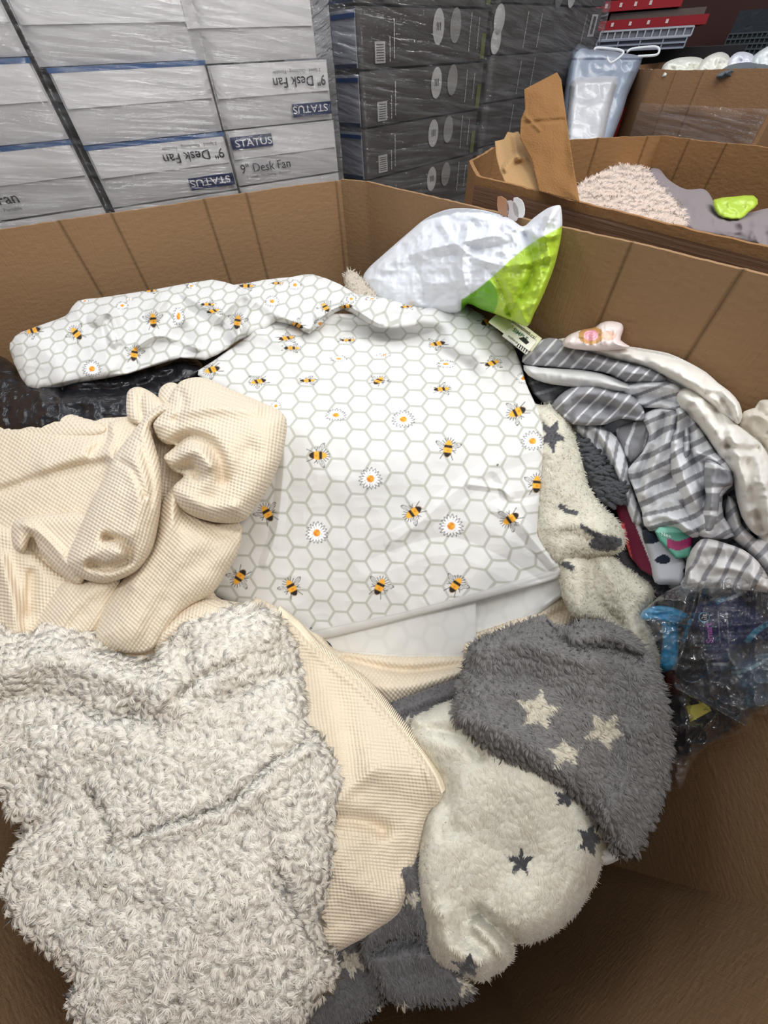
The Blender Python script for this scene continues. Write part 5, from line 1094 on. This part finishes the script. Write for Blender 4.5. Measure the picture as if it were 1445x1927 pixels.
for out, cc, nm, lab in (([(1243, 140), (1247, 124), (1262, 113), (1290, 107), (1318, 109), (1334, 124), (1330, 150), (1250, 150)], (226, 226, 214), 'fabric_bag', 'white bag at the left of the farthest pallet box'),
                         ([(1298, 145), (1312, 122), (1335, 104), (1358, 98), (1374, 110), (1372, 150), (1310, 152)], (228, 226, 214), 'fabric_bag', 'white bag second from the left in the farthest pallet box'),
                         ([(1366, 140), (1372, 112), (1386, 99), (1404, 98), (1420, 108), (1418, 145), (1375, 150)], (224, 224, 236), 'fabric_bag', 'white bag third from the left in the farthest pallet box'),
                         ([(1404, 140), (1412, 112), (1436, 92), (1455, 90), (1460, 150), (1410, 150)], (220, 226, 226), 'fabric_bag', 'white bag at the right edge of the farthest pallet box'),
                         ([(1350, 150), (1362, 128), (1392, 118), (1430, 118), (1460, 126), (1460, 152)], (112, 120, 126), 'grey_plush', 'grey plush in front of the white bags in the farthest pallet box')):
    a = Acc(); z = Zh(out[3][0], 120, 2.72 if nm == 'fabric_bag' else 2.62)
    Relief(out, ctrl=[(out[3][0], 120, z)], H=.06, w=14, T=.1, smooth=3, clamp=False, noise=crumple(.02, 16, int(out[0][0]))).build(a, 2., cc)
    tag(a.obj(nm, M_pvc if nm == 'fabric_bag' else M_fur), lab, 'bag' if nm == 'fabric_bag' else 'plush')
def block(name, x0, y0, x1, y1, hd, depth, col, label, cat, m=None, group=None, bars=None, skew=0., marks=0):
    """box-shaped article whose front spans the given sight lines at distance hd"""
    A = azp((x0+x1)/2, (y0+y1)/2, hd); nn = -A/np.linalg.norm(A); U = np.array([-nn[1], nn[0]]); 
    if U[0] < 0: U = -U
    c = math.cos(skew); s_ = math.sin(skew); U = np.array([U[0]*c-U[1]*s_, U[0]*s_+U[1]*c]); nn = np.array([U[1], -U[0]])
    s0, za = face_uv(x0, y0, A, U); s1, _ = face_uv(x1, y0, A, U); _, zb = face_uv(x0, y1, A, U)
    if zb > za: za, zb = zb, za
    O = np.array([*(A+U*s0), zb]); U3 = np.array([*U, 0]); N3 = np.array([*nn, 0]); w = s1-s0; h = za-zb
    root = empty(name, label, cat, tuple(O+U3*w/2-N3*depth/2), group)
    a = Acc(); box_acc(a, O, U3*w, -N3*depth, np.array([0, 0, h]), col); a.obj('body', m or M_print, root, False)
    if bars:
        b = Acc()
        for i in range(bars[0]+1): box_acc(b, O+U3*(w*i/bars[0]-.003)+N3*.001, U3*.006, N3*.008, np.array([0, 0, h]), bars[2])
        for i in range(bars[1]+1): box_acc(b, O+np.array([0, 0, h*i/bars[1]-.003])+N3*.003, U3*w, N3*.008, np.array([0, 0, .006]), bars[2])
        b.obj('ribs', M_print, root, False)
    for i in range(marks):
        b = Acc(); q = .12+.17*i; box_acc(b, O+U3*w*q+N3*.001+np.array([0, 0, h*.35]), U3*.012, N3*.002, np.array([0, 0, h*.4]), (214, 196, 190)); b.obj('white_mark', M_print, root, False)
    return root
block('red_carton', 1122, 4, 1284, 24, 3.4, .5, (150, 26, 34), 'flat red carton at the top, above the clear trays', 'carton', marks=4, group='flat red cartons')
block('red_carton', 1129, 40, 1330, 58, 3.4, .45, (142, 24, 32), 'second flat red carton, lying directly on the clear trays', 'carton', marks=4, group='flat red cartons')
block('display_tray', 1150, 26, 1325, 40, 3.42, .4, (96, 84, 78), 'grey tray between the two flat red cartons', 'tray', M_pvc)
block('display_tray', 1131, 60, 1302, 76, 3.3, .4, (120, 122, 130), 'clear ribbed plastic tray under the lower red carton', 'tray', M_pvc, bars=(12, 1, (176, 178, 186)))
block('display_tray', 1124, 78, 1290, 97, 3.3, .4, (70, 74, 86), 'dark plastic wrapped tray below the ribbed tray', 'tray', M_pvc, bars=(4, 2, (140, 146, 160)))
block('carton_or_filler', 1096, 20, 1150, 200, 3.8, .5, (84, 62, 50), 'brown carton in the dark behind the stand fan stack', 'carton')
block('carton_or_filler', 1150, 96, 1400, 320, 3.6, .3, (34, 30, 32), 'black carton in the dark beneath the clear trays', 'carton')
block('carton_or_filler', 1288, -60, 1520, 420, 4.6, .5, (66, 34, 30), 'dark brown carton in the top right corner', 'carton')
block('plastic_crate', 1372, 64, 1500, 104, 4.0, .4, (26, 30, 32), 'black slatted plastic crate above the white bags at the right edge', 'crate', bars=(14, 4, (70, 78, 82)))
block('plastic_crate', 1392, 20, 1500, 62, 4.0, .4, (40, 46, 52), 'second black plastic crate stacked on the slatted crate', 'crate', M_pvc)
block('carton_or_filler', 1408, 106, 1520, 420, 4.0, .4, (36, 34, 36), 'black carton under the two plastic crates at the right edge', 'carton')
for i, (x0, y0, x1, y1) in enumerate(((1140, 205, 1176, 420), (1172, 208, 1206, 420))): block('red_box', x0, y0, x1, y1, 2.75+.1*i, .3, (148, 18, 22), ['bright red box beside the frosted bag', 'bright red box beside the wrapped pallet box'][i], 'box')
for out, cc, zz_, lab in (([(1070, 94), (1110, 92), (1200, 104), (1208, 112), (1194, 150), (1180, 182), (1170, 215), (1130, 330), (1120, 450), (1050, 450)], (150, 160, 176), 2.65, 'silver plastic wrapped garments on hangers right of the stand fan cartons'),
                          ([(1078, 150), (1110, 146), (1162, 144), (1156, 180), (1144, 225), (1126, 330), (1116, 450), (1050, 450), (1068, 200)], (196, 196, 200), 2.5, 'frosted pale plastic bag of garments in front of the silver wrapped ones')):
    a = Acc(); z = Zh(1130, 170, zz_)
    def gcol(x, y, cc=cc): return mixc(np.tile(s2l(cc), (len(x), 1)), s2l((78, 84, 108)), ((abs(y-111) < 3) & (cc[0] == 150))*.8)
    Relief(out, ctrl=[(1100, 100, z), (1100, 260, z*.96), (1200, 100, z), (1150, 180, z)], H=.08, w=16, T=.12, smooth=2, clamp=False, noise=crumple(.016, 34, int(zz_*100))).build(a, 2., gcol)
    tag(a.obj('garment_bag', M_pvc), lab, 'garment bag')
zh = Zh(1190, 95, 2.6)
for i, (pts, lab) in enumerate((([(1118, 94), (1125, 90), (1165, 94), (1172, 102), (1150, 118), (1142, 108)], 'white wire hanger at the left on the silver garments'), ([(1180, 98), (1190, 92), (1225, 88), (1238, 90), (1240, 98), (1232, 104), (1200, 106)], 'white wire hanger at the right on the silver garments'))):
    a = Acc(); P = catmull([at(np.array(x*1.), np.array(y*1.), zh*.97) for x, y in pts], 5, False); tube_acc(a, P, .004, (220, 224, 228), 6); tag(a.obj('wire_hanger', M_print), lab, 'hanger')

# ================================================================== heaps that carry the visible goods
def heap(name, poly, ztop, amp, col, label, seed):
    poly = np.array(poly); c = poly.mean(0); P = c+(poly-c)*.93; st = .025
    x0, y0 = P.min(0); x1, y1 = P.max(0); gx = np.arange(x0, x1, st); gy = np.arange(y0, y1, st); X, Y = np.meshgrid(gx, gy, indexing='ij'); nx, ny = X.shape
    m = inpoly(X[:-1, :-1]+st/2, Y[:-1, :-1]+st/2, P); idx = np.arange(nx*ny).reshape(nx, ny)
    d = distpoly(X.ravel(), Y.ravel(), P); ins = inpoly(X.ravel(), Y.ravel(), P); d = np.where(ins, d, 0)
    z = ztop+amp*fbm(X.ravel()*6, Y.ravel()*6, seed)+amp*.4*fbm(X.ravel()*22, Y.ravel()*22, seed+3)-.12*(1-np.sqrt(np.clip(1-(1-np.clip(d/.12, 0, 1))**2, 0, 1)))
    q = np.stack([idx[:-1, :-1], idx[1:, :-1], idx[1:, 1:], idx[:-1, 1:]], -1)[m]
    a = Acc(); a.add(np.c_[X.ravel(), Y.ravel(), z], q, s2l(col)); a.add(np.c_[X.ravel(), Y.ravel(), np.full(nx*ny, .03)], q[:, ::-1], s2l(col))
    tag(a.obj(name, M_sheet), label, 'bedding')
heap('heaped_bedding', BOX, .24, .05, (70, 66, 66), 'dark folded bedding filling the bottom of the foreground pallet box', 5)
heap('heaped_bedding', B2, 1.08, .04, (92, 86, 88), 'grey folded bedding filling the second pallet box under the fluffy cushion', 9)
heap('heaped_bedding', B3[[0, 2, 3, 4, 5]], z3-.12, .04, (150, 150, 152), 'pale bedding filling the farthest pallet box under its white bags', 13)
